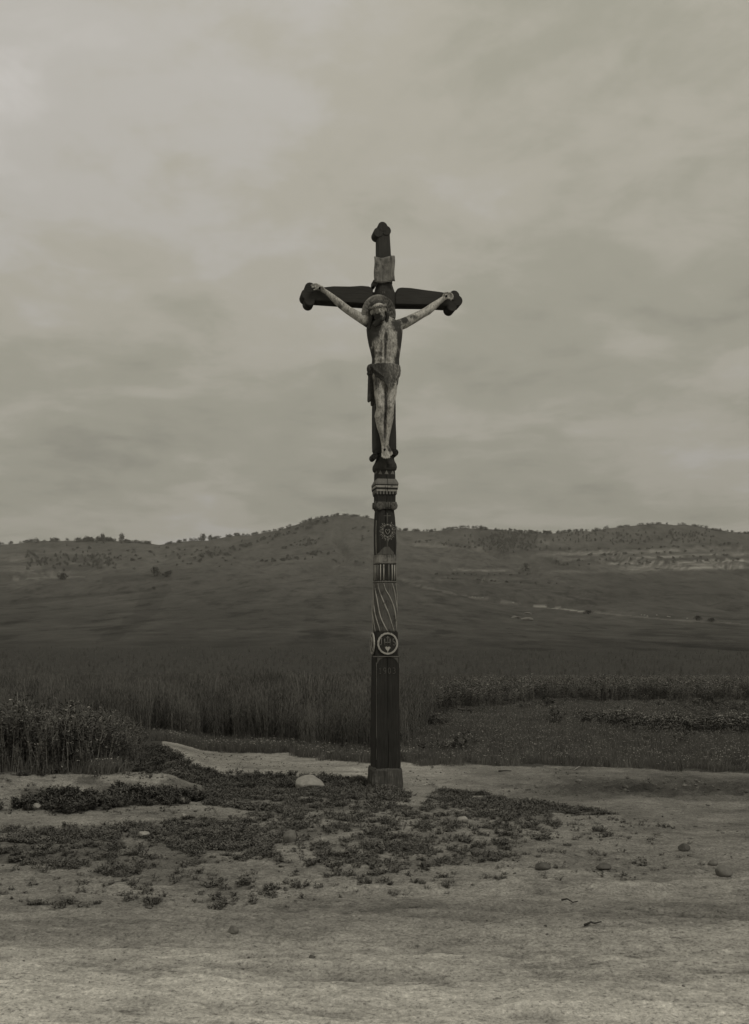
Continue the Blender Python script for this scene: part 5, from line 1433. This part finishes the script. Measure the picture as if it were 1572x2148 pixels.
many(line(12, (590, 1150), (640, 1143)) + line(12, (625, 1138), (670, 1134)) + line(8, (640, 1148), (660, 1140)), 'small shrub in the upper cluster on the near flank of the main hill', 'shrubs of the upper flank cluster', (2.5, 5))
many(line(22, (545, 1180), (655, 1172)) + line(14, (600, 1172), (690, 1156)) + line(8, (660, 1166), (700, 1160)), 'small shrub in the lower broken hedge on the near flank of the main hill', 'shrubs of the lower flank hedge', (2.5, 5))
many(line(8, (720, 1120), (780, 1130), 4, 8) + line(6, (700, 1178), (775, 1180), 4, 3), 'lone little shrub on the flank close to the carved post', 'shrubs on the flank close to the post', (2.5, 4.5))
for py0, nm in ((1154, 'highest'), (1166, 'second highest'), (1176, 'third'), (1186, 'lowest')):
    many(line(20, (1170, py0 + 3), (1560, py0 - 10), 5, 1.0), 'dark shrub on the %s bank between the pale terraces' % nm, 'shrubs on the %s terrace bank' % nm, (2.5, 5.5))
many(line(14, (905, 1206), (1120, 1206), 4, .8), 'small shrub on the upper of two banks left of the compact terrace tree', 'shrubs on the upper low bank', (2, 4))
many(line(16, (930, 1216), (1160, 1226), 4, .8), 'small shrub on the lower of two banks left of the compact terrace tree', 'shrubs on the lower low bank', (2, 4))
many(line(24, (850, 1134), (1000, 1150), 4, 2), 'small shrub along the old terrace edge right of the post', 'shrubs on the old terrace edge', (2.5, 4.5))
# continuous scrub: woods that read as one mass
def wood(name, pts, hr, label):
    P_ = []; S_ = []
    for px, py in pts:
        x, Y, z = yray(px, py); h = rnd.uniform(*hr) * 1.4 / F * Y; P_.append((x, Y, z)); S_.append(h)
    scatter(name, SH, P_, np.array([rnd.uniform(0, 6.28) for _ in P_]), np.array(S_), label, 'wood')
wood('scrub_wood', [(rnd.gauss(1066, 34), rnd.gauss(1138, 11)) for _ in range(240)], (3, 5.5), 'dark scrub wood filling the hollow below the right skyline')
wood('hillside_scrub', [(rnd.uniform(55, 235), rnd.gauss(1178, 9)) for _ in range(130)], (3, 6), 'dark scrub patch on the lower left hillside')
wood('upper_scrub', [(rnd.uniform(1160, 1500), 1120 + rnd.uniform(0, 24) - .02 * rnd.uniform(0, 300)) for _ in range(150)], (3, 5), 'thin scrub sprinkled on the upper right hill')
# white stones beside the path, the little pale quarry
def far_stone(px, py, wpx, hpx, label, seed, group=None, mat=M_ST_PALE):
    x, Y, z = yray(px, py); s = wpx / F * Y / 2; h = hpx / F * Y / 2
    o = link('stone', stone_mesh('stone', s, s * .8, h, seed, .9), None, mat, True); o.location = (x, Y, z + h * .3)
    tag(o, label, 'stone', group)
far_stone(1106, 1302, 28, 11, 'broad pale rock outcrop in the pasture below the path', 71, None, M_ST_GREY)
far_stone(1082, 1297, 20, 8, 'flatter pale rock outcrop beside the broad one', 73, None, M_ST_GREY)
far_stone(1108, 1288, 18, 6, 'faint pale rock patch just above the broad outcrop', 75, None, M_ST_GREY)
for i, (px, py) in enumerate([(991, 1253), (997, 1254), (1004, 1255), (1013, 1256), (1346, 1291), (1352, 1291), (1358, 1293), (1378, 1292), (1401, 1294), (1405, 1295), (1442, 1298), (1077, 1265)]):
    far_stone(px, py, rnd.uniform(3, 5), 3, 'tiny white stone beside the far cart path', 80 + i, 'white stones along the far path')
